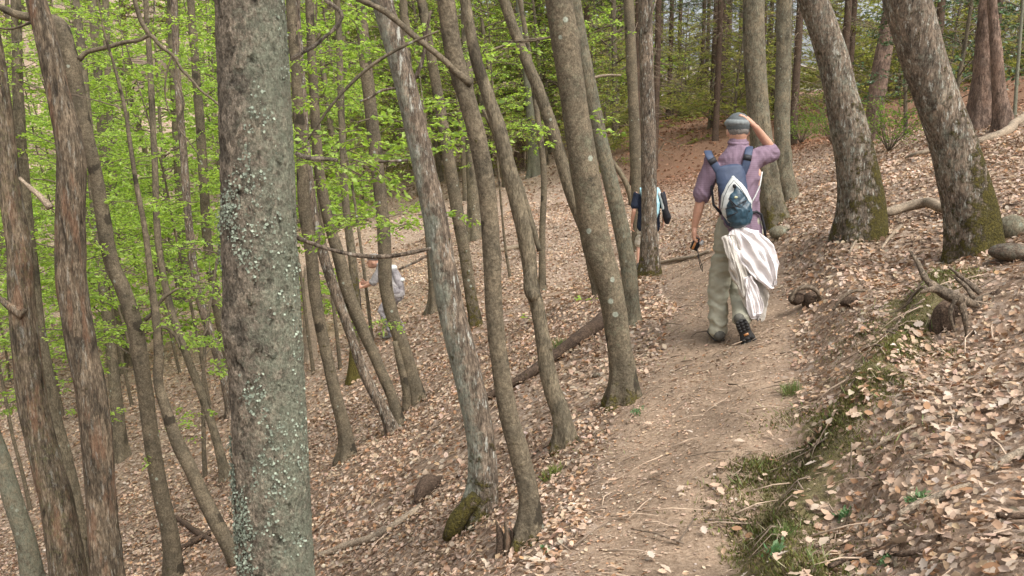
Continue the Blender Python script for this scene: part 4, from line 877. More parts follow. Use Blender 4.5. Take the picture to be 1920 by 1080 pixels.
def simple(name, geo, mat, parent, label=None, smooth=True):
    B_ = Buf()
    for g in (geo if isinstance(geo, list) else [geo]): B_.add(*g)
    o = link(name, B_.mesh(name, smooth=smooth), M[mat], parent)
    if label: o["label"] = label
    return o
def boxg(cx_, cy_, cz_, sx, sy, sz, R=None):
    V = np.array([(x, y, z) for x in (-.5, .5) for y in (-.5, .5) for z in (-.5, .5)]) * (sx, sy, sz)
    if R is not None: V = V @ np.array(R).T
    return V + (cx_, cy_, cz_), np.array([(0, 1, 3, 2), (4, 6, 7, 5), (0, 4, 5, 1), (2, 3, 7, 6), (0, 2, 6, 4), (1, 5, 7, 3)]), None
def fingers(base, d, side, up, curl, L=.075, r=.0085, gap_=.019, lens=(.9, 1.0, .95, .78)):
    """four fingers from the knuckle line plus a thumb from the palm's side"""
    out = []; d = unit(d); side = unit(side); up = unit(up)
    for k in range(4):
        p = base + side * (k - 1.5) * gap_; c_ = curl * (1 + .1 * k); a = 0; rows = [(*(p - d * .02), r * 1.1)]; q = p.copy(); rows.append((*q, r * 1.05))
        for s_, ll in enumerate((.45, .32, .25)):
            a += c_ * (.8, 1.1, .8)[s_]; dd_ = d * math.cos(a) - up * math.sin(a) + side * (k - 1.5) * .05; q = q + unit(dd_) * L * ll * lens[k]; rows.append((*q, r * (1, .92, .8)[s_]))
        out.append(ch(*rows, seg=8))
    return out
def hand(wrist, d, side, up, curl, thumb=1):
    """palm from the wrist along d; side across the palm; up = back of the hand"""
    d = unit(d); side = unit(side); up = unit(up); w_ = np.array(wrist, float); kn = w_ + d * .095; parts = []
    for k in (-1.3, -.4, .5, 1.35): parts.append(ch((*w_, .019), (*(w_ + d * .045 + side * k * .014), .018), (*(kn + side * k * .0205 * .9), .0115), seg=10))
    parts += fingers(kn, d, side, up, curl)
    t0 = w_ + d * .03 - side * thumb * .024; t1 = t0 + unit(d * .6 - side * thumb * .9 - up * .3) * .038; t2 = t1 + unit(d * .9 - side * thumb * .35 - up * (.3 + curl * .4)) * .032; t3 = t2 + unit(d - up * (.3 + curl * .5) + side * thumb * .1) * .025
    parts.append(ch((*t0, .014), (*t1, .0115), (*t2, .0105), (*t3, .009), seg=8)); return parts
def figure(label, base, yaw, J, mats, group=None, shorts=False, voxel=.007, handL=None, handR=None, shoes=True, hem=None, feet=None):
    e = empty("person", base, label, "person", group); e.rotation_euler = (0, 0, yaw)
    J = {k: np.array(v, float) for k, v in J.items()}; hd = J["head"]; nk = J["neck"]; hc = (J["hipL"] + J["hipR"]) / 2; chest = J["chest"]
    fwd = J.get("look", np.array([0, 1., 0]))
    b = [ell(*hd, .074, .093, .112), ell(hd[0], hd[1] + .025, hd[2] - .055, .055, .07, .06), ch((*nk, .062), (*((nk + hd) / 2 + (0, -.005, 0)), .057), (*(hd - (0, .01, .05)), .056)),
         ell(hd[0] - .077, hd[1] - .005, hd[2] - .01, .012, .02, .032, 10), ell(hd[0] + .077, hd[1] - .005, hd[2] - .01, .012, .02, .032, 10),
         ch((hd[0], hd[1] + .088, hd[2] + .02, .010), (hd[0], hd[1] + .104, hd[2] - .018, .015), seg=8),
         ch((*hc, .12, .09), (*((hc + chest) / 2), .12, .09), (*chest, .14, .09), (*nk, .06))]
    for s in "LR":
        sh, el, wr = J["sh" + s], J["el" + s], J["wr" + s]; b.append(ch((*chest * .5 + sh * .5, .05), (*sh, .050), (*(sh * .5 + el * .5), .044), (*el, .037), (*(el * .65 + wr * .35), .037), (*wr, .025, .022)))
        hp, kn, an = J["hip" + s], J["kn" + s], J["an" + s]; b.append(ch((*hp, .075), (*(hp * .5 + kn * .5), .068), (*kn, .050), (*(kn * .65 + an * .35), .052), (*an, .034)))
    b += handL or []; b += handR or []
    fused("body", b, voxel, "skin", e, 3)
    for sx in (-.03, .03): simple("eye", ell(hd[0] + sx, hd[1] + .082, hd[2] + .015, .013, .010, .009, 10), "eye", e)
    simple("mouth", ell(hd[0], hd[1] + .094, hd[2] - .052, .024, .008, .006, 10), "lip", e)
    # shirt
    up = unit(nk - hc); hm = hc + (hem if hem is not None else np.array([0, 0, -.06]))
    sx_ = abs(J["shR"][0] - J["shL"][0]) / 2
    t_ = lambda k: hc * (1 - k) + nk * k
    s = [ch((*hm, sx_ * .98, .145), (*t_(.18), sx_ * .92, .135), (*t_(.45), sx_ * .92, .13), (*t_(.68), sx_ * .98, .13), (*t_(.86), sx_ * .93, .115), (*t_(.96), sx_ * .55, .09), (*(nk + up * .01), .068, .068))]
    for q in "LR":
        sh, el = J["sh" + q], J["el" + q]; v = el - sh; s.append(ch((*(sh * .75 + chest * .25), .078), (*sh, .075), (*(sh + v * .5), .070), (*(sh + v * J.get("slv", np.array(.8))), .072)))
    fused("shirt", s, .009, mats["shirt"], e, 2, .017, (9, 9, 6), 5)
    simple("collar", tube(np.array([(nk[0] + .066 * math.cos(a), nk[1] + .064 * math.sin(a), nk[2] + .018 + .012 * math.sin(a)) for a in np.linspace(0, 2 * math.pi, 20)]), np.full(20, .014), 8), mats["shirt"], e)
    tr = [ch((*(hc + (0, 0, .08)), .155, .12), (*hc, .172, .135), (*(hc - (0, 0, .10)), .165, .125))]
    for q in "LR":
        hp, kn, an = J["hip" + q], J["kn" + q], J["an" + q]
        if shorts: tr.append(ch((*hp, .098), (*(hp * .4 + kn * .6), .092), (*(kn * .9 + hp * .1), .09)))
        else: tr.append(ch((*hp, .100), (*(hp * .5 + kn * .5), .090), (*kn, .079), (*(kn * .5 + an * .5), .076), (*an, .074)))
    fused("trousers", tr, .009, mats["trousers"], e, 2, .018, (6, 6, 10), 8)
    if feet is None:
        for q in "LR":
            an = J["an" + q]; fused("shoe", [ch((an[0], an[1] - .045, an[2] - .005, .042), (an[0], an[1] + .03, an[2] - .012, .043, .04), (an[0], an[1] + .12, an[2] - .03, .046, .028), (an[0], an[1] + .18, an[2] - .035, .036, .02)), ch((*an, .045), (*(an + (0, 0, .05)), .045))], .008, "boot", e, 2)
    return e, J

S_ = .00406 * 1.0
MX, MY = (1378 - 960) / FPX * depth(1378, 640, 6.9), 6.9
MZ = H(MX - .1, MY) + .0
def L_(px, py, y=0.0):      # photograph position -> the hiker's own x, z
    p = at(px, py, MY + y); return np.array([p[0] - MX, y, p[2] - MZ])
sh_l, sh_r = L_(1338, 297), L_(1421, 290)
JM = dict(head=L_(1385, 245, .0) + (0, .02, 0), neck=L_(1384, 272), chest=(0.01, 0, 1.28), shL=sh_l + (0, 0, -.02), elL=L_(1313, 378, .0), wrL=L_(1302, 425, .05),
          shR=sh_r + (0, 0, -.02), elR=L_(1450, 284, .10), wrR=L_(1417, 239, -.03), hipL=(-.085, 0, .88), hipR=(.085, 0, .88), knL=L_(1346, 545, .03), anL=(L_(1346, 630)[0], 0, .085),
          knR=L_(1386, 530, .13), anR=L_(1392, 598, -.20), slv=np.array(.82))
wl_ = np.array(JM["wrL"]); wr_ = np.array(JM["wrR"])
HL = hand(wl_, (.0, .12, -1), (0, 1, .1), (-1, 0, 0), 1.0, thumb=-1)
HR = hand(wr_, unit(L_(1384, 203, -.035) - wr_), (.2, .9, .25), (.65, -.5, .75), .22, thumb=-1)
MAN, JM = figure("hiker in a mauve checked shirt walking away, one hand on his grey flat cap", (MX, MY, MZ), 0, JM, dict(shirt="shirt", trousers="trousers"), handL=HL, handR=HR, hem=np.array([0.01, 0, -.045]), feet=1, voxel=.0055)
hd = JM["head"]
fused("hair", [ell(hd[0], hd[1] - .014, hd[2] + .008, .080, .088, .070)], .006, "hair", MAN, 2, .004, (60, 60, 40), 2)
capo = fused("flat_cap", [ell(hd[0] - .002, hd[1] + .005, hd[2] + .056, .099, .122, .050), ell(hd[0], hd[1], hd[2] + .040, .090, .106, .030), ch((hd[0], hd[1] + .09, hd[2] + .048, .07, .010), (hd[0], hd[1] + .15, hd[2] + .035, .05, .007))], .006, "cap", MAN, 3, .003, (20, 20, 20), 4)
simple("cap_band", ch((hd[0], hd[1] - .002, hd[2] + .034, .0905, .107), (hd[0], hd[1] - .002, hd[2] + .044, .0915, .109), seg=28), "cap_dark", MAN)
# boots
aL = JM["anL"]; 
fused("boot", [ch((aL[0], -.05, .045, .045), (aL[0], .06, .04, .046, .038), (aL[0], .17, .035, .048, .028), (aL[0], .22, .032, .036, .02)), ch((aL[0], 0, .06, .048), (aL[0], 0, .12, .046))], .007, "boot", MAN, 2)
simple("boot_sole", ch((aL[0], -.06, .012, .044, .012), (aL[0], .1, .012, .042, .012), (aL[0], .22, .014, .04, .012)), "sole", MAN)
heel = L_(1388, 600, -.30); toe = L_(1405, 648, -.27); toe[2] = max(toe[2], .035); ax = unit(toe - heel); nrm = unit(np.cross(ax, (1, 0, 0))); nrm = nrm if nrm[1] < 0 else -nrm; sd = unit(np.cross(nrm, ax))
an = JM["anR"]; ctr = lambda t, o=0., q=0.: heel + ax * t * .25 + nrm * o + sd * q
fused("boot", [ch((*ctr(.02, -.04), .040), (*ctr(.35, -.04), .042), (*ctr(.7, -.03), .046, .034), (*ctr(.98, -.02), .034, .022)), ch((*ctr(.05, -.05), .045), (*an, .046), (*(an * .8 + JM["knR"] * .2), .045))], .007, "boot", MAN, 2)
def sole_outline(t): return .047 + .012 * math.exp(-((t - .72) / .22) ** 2) + .003 * math.exp(-((t - .1) / .15) ** 2) - .004 * math.exp(-((t - .42) / .1) ** 2)
ts = np.linspace(-.04, 1.12, 16); rows = np.array([ctr(t, .004) for t in ts]); ww = np.array([sole_outline(min(max(t, 0), 1)) * math.sqrt(max(.02, 1 - (2 * (t + .04) / 1.16 - 1) ** 6)) for t in ts])
def plate(rows, ww, th_, nrm, sd):
    V = []; n_ = len(rows)
    for r_, w_ in zip(rows, ww): V += [r_ - sd * w_, r_ + sd * w_, r_ + sd * w_ + nrm * th_, r_ - sd * w_ + nrm * th_]
    F = []
    for i in range(n_ - 1):
        a = i * 4
        for k in range(4): F.append((a + k, a + (k + 1) % 4, a + 4 + (k + 1) % 4, a + 4 + k))
    F += [(0, 3, 2, 1), (n_ * 4 - 4, n_ * 4 - 3, n_ * 4 - 2, n_ * 4 - 1)]
    return np.array(V), np.array(F), None
SO = simple("boot_sole", plate(rows, ww, .012, nrm, sd), "sole", MAN, smooth=False)
tb = []
for i, t in enumerate(np.linspace(.02, 1.04, 11)):
    if .40 < t < .56: continue
    for q in (-.62, 0, .62):
        cpt = ctr(t, .019, q * sole_outline(min(t, 1))); R_ = np.stack([sd, nrm, ax], 1); tb.append(boxg(*cpt, sole_outline(min(t, 1)) * .42, .008, .013, R_))
link("treads", (lambda B_: ([B_.add(*g) for g in tb], B_.mesh("treads", smooth=False))[1])(Buf()), M["sole"], SO, kind="stuff")
simple("shank_patch", boxg(*ctr(.48, .017), .035, .004, .018, np.stack([sd, nrm, ax], 1)), "orange", MAN, smooth=False)

# backpack: moves as one thing on the hiker's back
BP = empty("backpack", (MX, MY, MZ), "small navy teardrop backpack with off-white panel and teal pocket on the hiker's back", "backpack")
def shell(name, rows, mat, fold=.004, seed=3, label=None): return fused(name, [ch(*rows, seg=28)], .006, mat, BP, 3, fold, (10, 10, 12), seed, label)
bx_ = lambda px, py: L_(px, py, -.18)[0]; bz = lambda py: L_(1380, py, -.18)[2]
shell("pack_body", [(bx_(1371, 318), -.135, bz(316), .112, .030), (bx_(1373, 340), -.15, bz(340), .110, .045), (bx_(1378, 365), -.165, bz(365), .106, .060), (bx_(1381, 392), -.17, bz(392), .112, .066), (bx_(1383, 412), -.165, bz(412), .095, .060)], "navy")
shell("white_panel", [(bx_(1374, 333), -.183, bz(332), .012, .018), (bx_(1375, 345), -.185, bz(345), .060, .034), (bx_(1377, 362), -.188, bz(362), .098, .050), (bx_(1380, 384), -.190, bz(384), .119, .060), (bx_(1382, 400), -.188, bz(400), .108, .056), (bx_(1383, 408), -.188, bz(408), .09, .05)], "white_panel", .003)
PK = shell("pocket", [(bx_(1378, 352), -.222, bz(352), .018, .016), (bx_(1379, 364), -.230, bz(365), .054, .026), (bx_(1380, 378), -.236, bz(379), .086, .036), (bx_(1383, 396), -.240, bz(396), .104, .044), (bx_(1385, 413), -.232, bz(414), .088, .048)], "teal", .010, 6)
simple("zip_line", tube(np.array([L_(px, py, -.225) for px, py in ((1352, 392), (1356, 370), (1365, 350), (1375, 338), (1386, 350), (1399, 370), (1408, 392))]) - np.array([0, .02, 0]), np.full(7, .003), 5), "cap_dark", BP)
lines = [[(1366, 372), (1381, 386), (1398, 376)], [(1360, 392), (1381, 386), (1406, 396)], [(1362, 408), (1383, 398), (1404, 410)], [(1366, 372), (1383, 398), (1400, 376)]]
for ln in lines:
    simple("bungee_cord", tube(np.array([L_(px, py, -.272 - .006 * (k == 1)) for k, (px, py) in enumerate(ln)]), np.full(len(ln), .004), 6), "black", PK)
simple("patch", ell(*L_(1380, 370, -.268), .014, .004, .009, 12), "patch", PK, label="small pale yellow oval patch")
simple("toggle", ell(*L_(1377, 349, -.245), .014, .012, .016, 12), "black", BP)
for pts in ([(1352, 328, -.145), (1342, 312, -.145), (1331, 294, -.13), (1327, 284, -.06), (1329, 288, .04), (1335, 310, .13)], [(1392, 326, -.145), (1399, 308, -.145), (1403, 288, -.13), (1405, 276, -.06), (1404, 281, .04), (1400, 308, .13)]):
    Q, r, t = resample(np.array([L_(px, py, y) for px, py, y in pts]), np.full(len(pts), .028), .02)
    st = simple("shoulder_strap", etube(Q, np.full(len(Q), .029), np.full(len(Q), .007), 12), "navy", BP)
    k = len(Q) // 5; q = Q[k:k + 3]; simple("strap_buckle", etube(q, np.full(3, .031), np.full(3, .010), 10, False), "black", st)
simple("hip_strap", tube(np.array([L_(1406, 400, -.15), L_(1418, 397, -.12), L_(1427, 402, -.09), L_(1433, 425, -.09), L_(1436, 450, -.09)]), np.array([.008, .011, .012, .012, .009]), 6), "black", BP)
simple("hip_strap", tube(np.array([L_(1353, 402, -.14), L_(1338, 384, -.10), L_(1334, 350, -.06), L_(1333, 325, .02)]), np.full(4, .010), 6), "black", BP)
simple("cord", tube(np.array([L_(1429, 322, -.10), L_(1425, 348, -.13), L_(1416, 368, -.14), L_(1409, 380, -.17)]), np.full(4, .005), 6), "white_panel", BP)

# white jacket hanging from the pack
JK = empty("jacket", (MX, MY, MZ), "white jacket slung from the bottom of the backpack, hanging in folds", "jacket")
def lobe(name, pts, mat, th_, fold, seed):
    P = np.array([L_(px, py, y) for px, py, wd, y in pts]); R = np.array([wd * .5 * S_ for _, _, wd, _ in pts]); Q, r, t = resample(P, R, .012)
    V, Fq, Ft = etube(Q, r, np.full(len(Q), th_), 64)
    th = np.arctan2(0, 1); c0 = np.repeat(np.arange(len(V) - 2) // 64, 1); ang = (np.arange(len(V) - 2) % 64) / 64 * 2 * np.pi
    across = np.cos(ang); fr = 1 - 2 * np.abs(fbm(np.stack([across * 3.2, c0 * .045, across * 0], 1), 3, seed + 7)); f = fr * fold * 1.3 + .45 * np.sin(across * 6 + fbm(np.stack([across * 1.5, c0 * .05, across * 0], 1), 2, seed) * 5 + seed) * fold + fbm(np.stack([across * 5, c0 * .12, across * 0], 1), 3, seed + 2) * fold * .8
    V[:-2, 1] += f; V[:-2, 2] += fbm(np.stack([across * 4, c0 * 0., across * 0], 1), 2, seed + 5) * .07 * (c0 / c0.max()) ** 3; V[:-2, 0] += fbm(np.stack([np.sin(ang) * 0 + across * .5, c0 * .18, across * 0], 1), 3, seed + 6) * .028 * np.abs(across)
    return simple(name, (V, Fq, Ft), mat, JK)
lobe("jacket_body", [(1385, 438, 46, -.20), (1392, 470, 60, -.215), (1398, 505, 56, -.23), (1409, 540, 48, -.24), (1419, 568, 44, -.24), (1426, 592, 30, -.24)], "cloth_beige", .018, .024, 3)
lobe("jacket_front", [(1383, 430, 30, -.235), (1394, 448, 56, -.26), (1412, 470, 66, -.275), (1430, 494, 60, -.28), (1442, 514, 44, -.28), (1448, 528, 22, -.275)], "cloth_white", .016, .020, 5)
lobe("sleeve", [(1366, 445, 26, -.25), (1372, 470, 26, -.26), (1383, 500, 24, -.265), (1391, 528, 22, -.26), (1394, 545, 18, -.255)], "cloth_beige", .016, .014, 8)
lobe("hem_flap", [(1404, 520, 20, -.27), (1412, 550, 26, -.275), (1418, 575, 30, -.28), (1421, 592, 26, -.28)], "cloth_white", .010, .018, 11)
# compact camera in his hand
cpos = wl_ + (.018, .01, -.135); CM = empty("compact_camera", (MX, MY, MZ), "small dark compact camera with an orange side held in the hiker's lowered hand", "camera")
Rc = np.array(Matrix.Rotation(math.radians(22), 3, 'Y')); simple("camera_body", boxg(*cpos, .055, .032, .098, Rc), "black", CM, smooth=False)
simple("side_plate", boxg(*(cpos + Rc @ np.array([-.012, -.018, -.004])), .018, .006, .088, Rc), "orange", CM, smooth=False)
simple("lens", tube(np.array([cpos + Rc @ np.array([.024, .0, .025]), cpos + Rc @ np.array([.048, -.01, .025])]), np.array([.022, .019]), 16), "metal", CM)
simple("wrist_cord", tube(np.array([cpos + (0, -.04, -.03), cpos + (.02, -.05, -.10), cpos + (.045, -.05, -.17), cpos + (.05, -.04, -.21), cpos + (.035, -.04, -.18), cpos + (.01, -.03, -.08)]), np.full(6, .003), 6), "black", CM)

# second walker, half hidden by the straight trunk
Y2 = 16.0; X2 = (1215 - 960) / FPX * depth(1215, 470, Y2); Z2 = H(X2, Y2)
J2 = dict(head=(0, .08, 1.60), neck=(0, .04, 1.46), chest=(0, .02, 1.25), shL=(-.21, .02, 1.40), elL=(-.27, -.02, 1.10), wrL=(-.29, .06, .87), shR=(.21, .02, 1.40), elR=(.27, -.02, 1.12), wrR=(.28, .12, .90),
          hipL=(-.09, 0, .88), hipR=(.09, 0, .88), knL=(-.14, .10, .47), anL=(-.16, -.03, .09), knR=(.10, .05, .47), anR=(.10, .08, .09), slv=np.array(.7))
W2, J2 = figure("walker in a navy t-shirt and pale shorts, mostly hidden behind the straight trunk", (X2, Y2, Z2), 0, J2, dict(shirt="navy_tee", trousers="sand"), shorts=True, voxel=.009,
                handL=hand(J2["wrL"], (0, .1, -1), (0, 1, 0), (-1, 0, 0), .5, -1), handR=hand(J2["wrR"], (0, .1, -1), (0, 1, 0), (1, 0, 0), .5, -1))
fused("hair", [ell(0, .07, 1.62, .084, .10, .10)], .008, "hair", W2, 2, .004, (50, 50, 50))
B2 = empty("backpack", (X2, Y2, Z2), "light blue and white backpack with black pockets worn by the walker in navy", "backpack")
fused("pack_body", [ch((.02, -.15, 1.40, .12, .04), (.02, -.19, 1.25, .14, .08), (.02, -.19, 1.08, .13, .09), (.02, -.17, .98, .10, .06))], .009, "lightblue", B2, 3, .008)
fused("side_pocket", [ch((.19, -.19, 1.40, .04, .05), (.23, -.20, 1.25, .05, .07), (.25, -.21, 1.12, .06, .07), (.29, -.20, 1.0, .075, .07), (.29, -.19, .93, .05, .05))], .009, "black", B2, 3, .005)
fused("white_trim", [ch((.15, -.18, 1.42, .035, .03), (.20, -.20, 1.3, .04, .05), (.22, -.22, 1.15, .03, .05))], .009, "white_panel", B2, 3)
for sx in (-.13, .13): simple("shoulder_strap", etube(np.array([(sx, -.14, 1.34), (sx * 1.1, -.10, 1.46), (sx * 1.1, .03, 1.50), (sx, .15, 1.38)]), np.full(4, .03), np.full(4, .012), 10), "lightblue", B2)

# third walker in the hollow, behind the twin-footed trunk
Y3 = 17.5; p3 = hit(742, 628, 13); X3, Y3 = p3[0] - .04, p3[1]; Z3 = H(X3, Y3) - .06
J3 = dict(head=(0, .30, 1.30), neck=(0, .19, 1.24), chest=(0, .10, 1.08), shL=(-.19, .14, 1.18), elL=(-.20, .30, .98), wrL=(-.14, .46, .90), shR=(.19, .14, 1.18), elR=(.21, .26, .96), wrR=(.18, .45, .92),
          hipL=(-.09, -.06, .84), hipR=(.09, -.06, .84), knL=(-.11, .16, .50), anL=(-.11, -.02, .09), knR=(.11, .05, .47), anR=(.11, -.14, .10), slv=np.array(.9))
W3, J3 = figure("stooping walker in pale grey with a hiking pole, mostly hidden behind a twin-footed trunk", (X3, Y3, Z3), math.radians(90), J3, dict(shirt="greycloth", trousers="pack_grey"), voxel=.009,
                handL=hand(J3["wrL"], (0, 1, 0), (0, 0, 1), (-1, 0, 0), 1.1, -1), handR=hand(J3["wrR"], (0, 1, 0), (0, 0, 1), (1, 0, 0), 1.1, -1))
fused("hat", [ell(0, .29, 1.37, .10, .12, .06)], .008, "greycloth", W3, 2)
B3 = empty("backpack", (X3, Y3, Z3), "grey and white backpack on the stooping walker", "backpack"); B3.rotation_euler = (0, 0, math.radians(90))
fused("pack_body", [ch((0, -.02, 1.18, .12, .05), (0, -.06, 1.06, .15, .08), (0, -.12, .90, .15, .08), (0, -.15, .80, .11, .05))], .01, "pack_grey", B3, 3, .01)
fused("top_lid", [ell(0, -.02, 1.20, .11, .07, .05)], .01, "white_panel", B3, 3, .006); simple("white_flap", ell(0, -.16, 1.0, .09, .05, .04), "white_panel", B3)
PO = link("hiking_pole", (lambda B_: (B_.tube(np.array([(X3 - .55, Y3 + .02, Z3 + .95), (X3 - .50, Y3 + .05, H(X3 - .5, Y3) - .02)]), np.array([.014, .008]), 8), B_.mesh("hiking_pole"))[1])(Buf()), M["black"], label="thin dark hiking pole planted in front of the stooping walker", category="hiking pole")

# ------------------------------------------------------------------ fallen wood, stumps, stones
def fallen(name, cat, label, pts, mat="wood_grey", lift=.5, seg=12, lump=.12, extra=()):
    def curve(pts):
        P = []; R = []
        for q in pts:
            px, py, wd = q[:3]; up = q[3] if len(q) > 3 else 0; h = hit(px, py); r = .5 * wd / FPX * depth(px, py, h[1]); 
            if up: h = at(px, py, hit(px, py + up)[1])
            P.append(h + (0, 0, r * lift + .028)); R.append(r)
        return np.array(P), np.array(R)
    P, R = curve(pts); b = P[0].copy()
    V, F, *_ = trunk_geo(P, R, seg, max(.012, float(R.mean()) * .8), int(pts[0][0]), lump, 0, knots=2, fine=.08)
    at_ = lambda V: {"moss": np.zeros(len(V)), "lichen": np.full(len(V), .1)}
    o = link(name, new_mesh(name, V - b, F, attrs=at_(V), smooth=True), M[mat], None, b, label=label, category=cat)
    for ex in extra:
        P2, R2 = curve(ex); V, F, *_ = trunk_geo(P2, R2, 8, max(.012, float(R2.mean())), int(ex[0][1]), lump, 0, knots=0); link("twig", new_mesh("twig", V - b, F, attrs=at_(V), smooth=True), M[mat], o)
    return o
fallen("fallen_log", "log", "dark log lying on the slope behind the crooked trunk, rising to the path", [(888, 772, 14), (925, 748, 16), (975, 722, 18), (1030, 685, 20), (1085, 648, 27), (1140, 610, 32)], "wood_dark", .6, 16)
fallen("fallen_log", "log", "pale short log far across the hollow", [(938, 475, 10), (985, 465, 12)], "wood_grey")
fallen("fallen_branch", "branch", "long thin grey branch lying down the leafy slope below the mossy oak", [(600, 1052, 12), (660, 1030, 14), (700, 1018, 14), (745, 992, 14), (790, 960, 12)], "wood_grey", .5, 10)
fallen("root_burl", "wood", "dark knotty root burl at the end of the thin grey branch", [(780, 955, 14), (792, 940, 34), (808, 925, 36), (820, 912, 14), (828, 903, 6)], "wood_dark", .8, 14, .3)
fallen("fallen_branch", "branch", "thick curved grey branch lying between the two leaning oaks", [(1592, 417, 9, 12), (1620, 413, 14, 12), (1660, 408, 17, 14), (1700, 397, 19, 14), (1730, 390, 20, 14), (1758, 396, 20, 14), (1778, 404, 16, 12)], "wood_grey", .4, 14, .08,
       extra=[[(1632, 420, 6), (1620, 436, 7), (1608, 452, 5)], [(1612, 446, 6), (1640, 440, 7), (1668, 436, 4)], [(1690, 430, 6), (1668, 452, 6), (1652, 474, 5)], [(1612, 448, 5), (1600, 466, 5), (1592, 482, 4)]])
fallen("fallen_branch", "branch", "bleached broken branch on the crest beside the largest oak", [(1832, 274, 12), (1858, 266, 15), (1882, 258, 17), (1902, 240, 16), (1930, 222, 14)], "wood_grey", .6)
fallen("fallen_branch", "branch", "small bleached branch seen between the two leaning oaks", [(1700, 302, 8), (1722, 294, 9), (1747, 288, 8)], "wood_grey")
fallen("stick", "stick", "crooked whitish stick on the bank with a bent end", [(1602, 858, 5), (1632, 856, 6), (1662, 838, 6), (1700, 818, 5), (1732, 800, 4)], "wood_grey", extra=[[(1660, 798, 5), (1690, 802, 6), (1702, 798, 4)]])
fallen("stick", "stick", "straight thin stick slanting up the bank through the leaves", [(1776, 801, 4), (1808, 774, 5), (1842, 743, 4)], "wood_grey")
fallen("stick", "stick", "short pale stick lying just below the thick pale one", [(1708, 873, 4), (1732, 866, 5), (1757, 861, 4)], "wood_grey")
fallen("fallen_branch", "branch", "thick pale barkless branch beside the leafy green plant", [(1684, 984, 13), (1715, 966, 15), (1745, 953, 14), (1780, 938, 12), (1818, 924, 9)], "wood_grey")
fallen("fallen_branch", "branch", "dark bent branch along the bottom of the bank", [(1555, 1078, 9), (1600, 1062, 9), (1645, 1054, 10), (1700, 1056, 10), (1742, 1046, 9), (1772, 1028, 5)], "wood_dark", extra=[[(1742, 1046, 6), (1756, 1028, 5), (1764, 1012, 3)]])
fallen("fallen_branch", "branch", "stout pale branch entering from the edge of the bank", [(1858, 896, 13), (1890, 876, 15), (1940, 850, 15)], "wood_grey")
fallen("fallen_branch", "branch", "short dark branch at the edge near the bottom corner", [(1868, 984, 11), (1895, 987, 13), (1940, 985, 13)], "wood_dark")
fallen("stick", "stick", "upright thin bare twig standing on the bank", [(1594, 900, 3), (1595, 870, 3, 30), (1596, 842, 3, 58)], "wood_grey", 0)
fallen("stick", "stick", "thin twig leaning out from the leaf litter at the bottom", [(1580, 1003, 3), (1590, 980, 3, 20), (1598, 960, 2, 40)], "wood_grey", 0)
fallen("stick", "stick", "dark twisted stick on the slope below the bent trunk", [(330, 975, 8), (352, 992, 10), (375, 1008, 11), (395, 1020, 8)], "wood_dark")
fallen("fallen_branch", "branch", "dark branch across the leaves beside the sinuous trunk's foot", [(340, 1035, 10), (365, 1022, 12), (390, 1008, 10), (412, 988, 7)], "wood_dark")
fallen("fallen_branch", "branch", "thin stick on the path's edge behind the walker's trunk", [(1236, 498, 7), (1270, 492, 8), (1310, 484, 6), (1330, 476, 5)], "wood_grey")
fallen("stick", "stick", "thin upright stick leaning beside the straight upright trunk", [(1228, 300, 3), (1236, 285, 3, 12), (1246, 268, 2, 28)], "wood_grey", 0)
# roots and hollows in the cut bank
def root_cluster(label, centre, rows, lumps):
    b = hit(*centre); e = empty("exposed_root", b, label, "roots")
    for pts in rows:
        P = []; R = []
        for px, py, wd, dy in pts: y = b[1] + dy; P.append(at(px, py, y)); R.append(.5 * wd / FPX * depth(px, py, y))
        V, F, *_ = trunk_geo(np.array(P), np.array(R), 10, max(.01, np.mean(R)), int(pts[0][0]), .15, 0, knots=1, fine=.1)
        link("root", new_mesh("root", V - b, F, attrs={"moss": np.zeros(len(V)), "lichen": np.full(len(V), .1)}, smooth=True), M["wood_root"], e)
    for px, py, rx, rz, dy, mat in lumps:  # dark lumps: rotten core, and the shade of the hollows put in as colour
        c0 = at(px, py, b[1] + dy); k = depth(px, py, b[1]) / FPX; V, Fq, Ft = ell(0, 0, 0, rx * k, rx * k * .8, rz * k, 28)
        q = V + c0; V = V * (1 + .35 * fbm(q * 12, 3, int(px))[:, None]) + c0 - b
        link("core_and_hollow_lump", new_mesh("core_and_hollow_lump", V, [Fq, Ft], attrs={"moss": np.full(len(V), .1), "lichen": np.zeros(len(V))}, smooth=True), M[mat], e)
root_cluster("weathered forked root sticking out over a dark hollow in the bank", (1762, 640), [[(1706, 470, 4, .15), (1722, 495, 9, .10), (1740, 528, 14, 0), (1768, 548, 22, -.03), (1800, 562, 24, -.03), (1830, 572, 14, .02)], [(1800, 560, 16, -.03), (1808, 590, 11, -.06), (1812, 636, 4, -.05)], [(1790, 520, 5, .1), (1812, 538, 9, .08), (1826, 560, 12, .04)], [(1778, 500, 4, .1), (1800, 518, 8, .1), (1838, 550, 12, .06)],
             [(1726, 548, 5, -.05), (1748, 542, 12, -.05), (1775, 552, 14, -.03)], [(1790, 562, 9, -.08), (1782, 590, 8, -.08), (1790, 622, 4, -.08)]],
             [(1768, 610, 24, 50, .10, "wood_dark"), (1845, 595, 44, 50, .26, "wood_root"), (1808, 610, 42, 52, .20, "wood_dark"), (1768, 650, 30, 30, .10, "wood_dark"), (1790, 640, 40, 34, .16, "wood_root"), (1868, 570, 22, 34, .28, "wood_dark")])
root_cluster("small arched root with a dark gap under it, beside the jacket", (1515, 585), [[(1482, 565, 8, 0), (1492, 545, 8, 0), (1515, 538, 9, 0), (1530, 545, 9, 0), (1544, 570, 6, 0)]], [(1492, 560, 15, 14, .06, "wood_dark"), (1522, 565, 18, 18, .08, "wood_dark")])
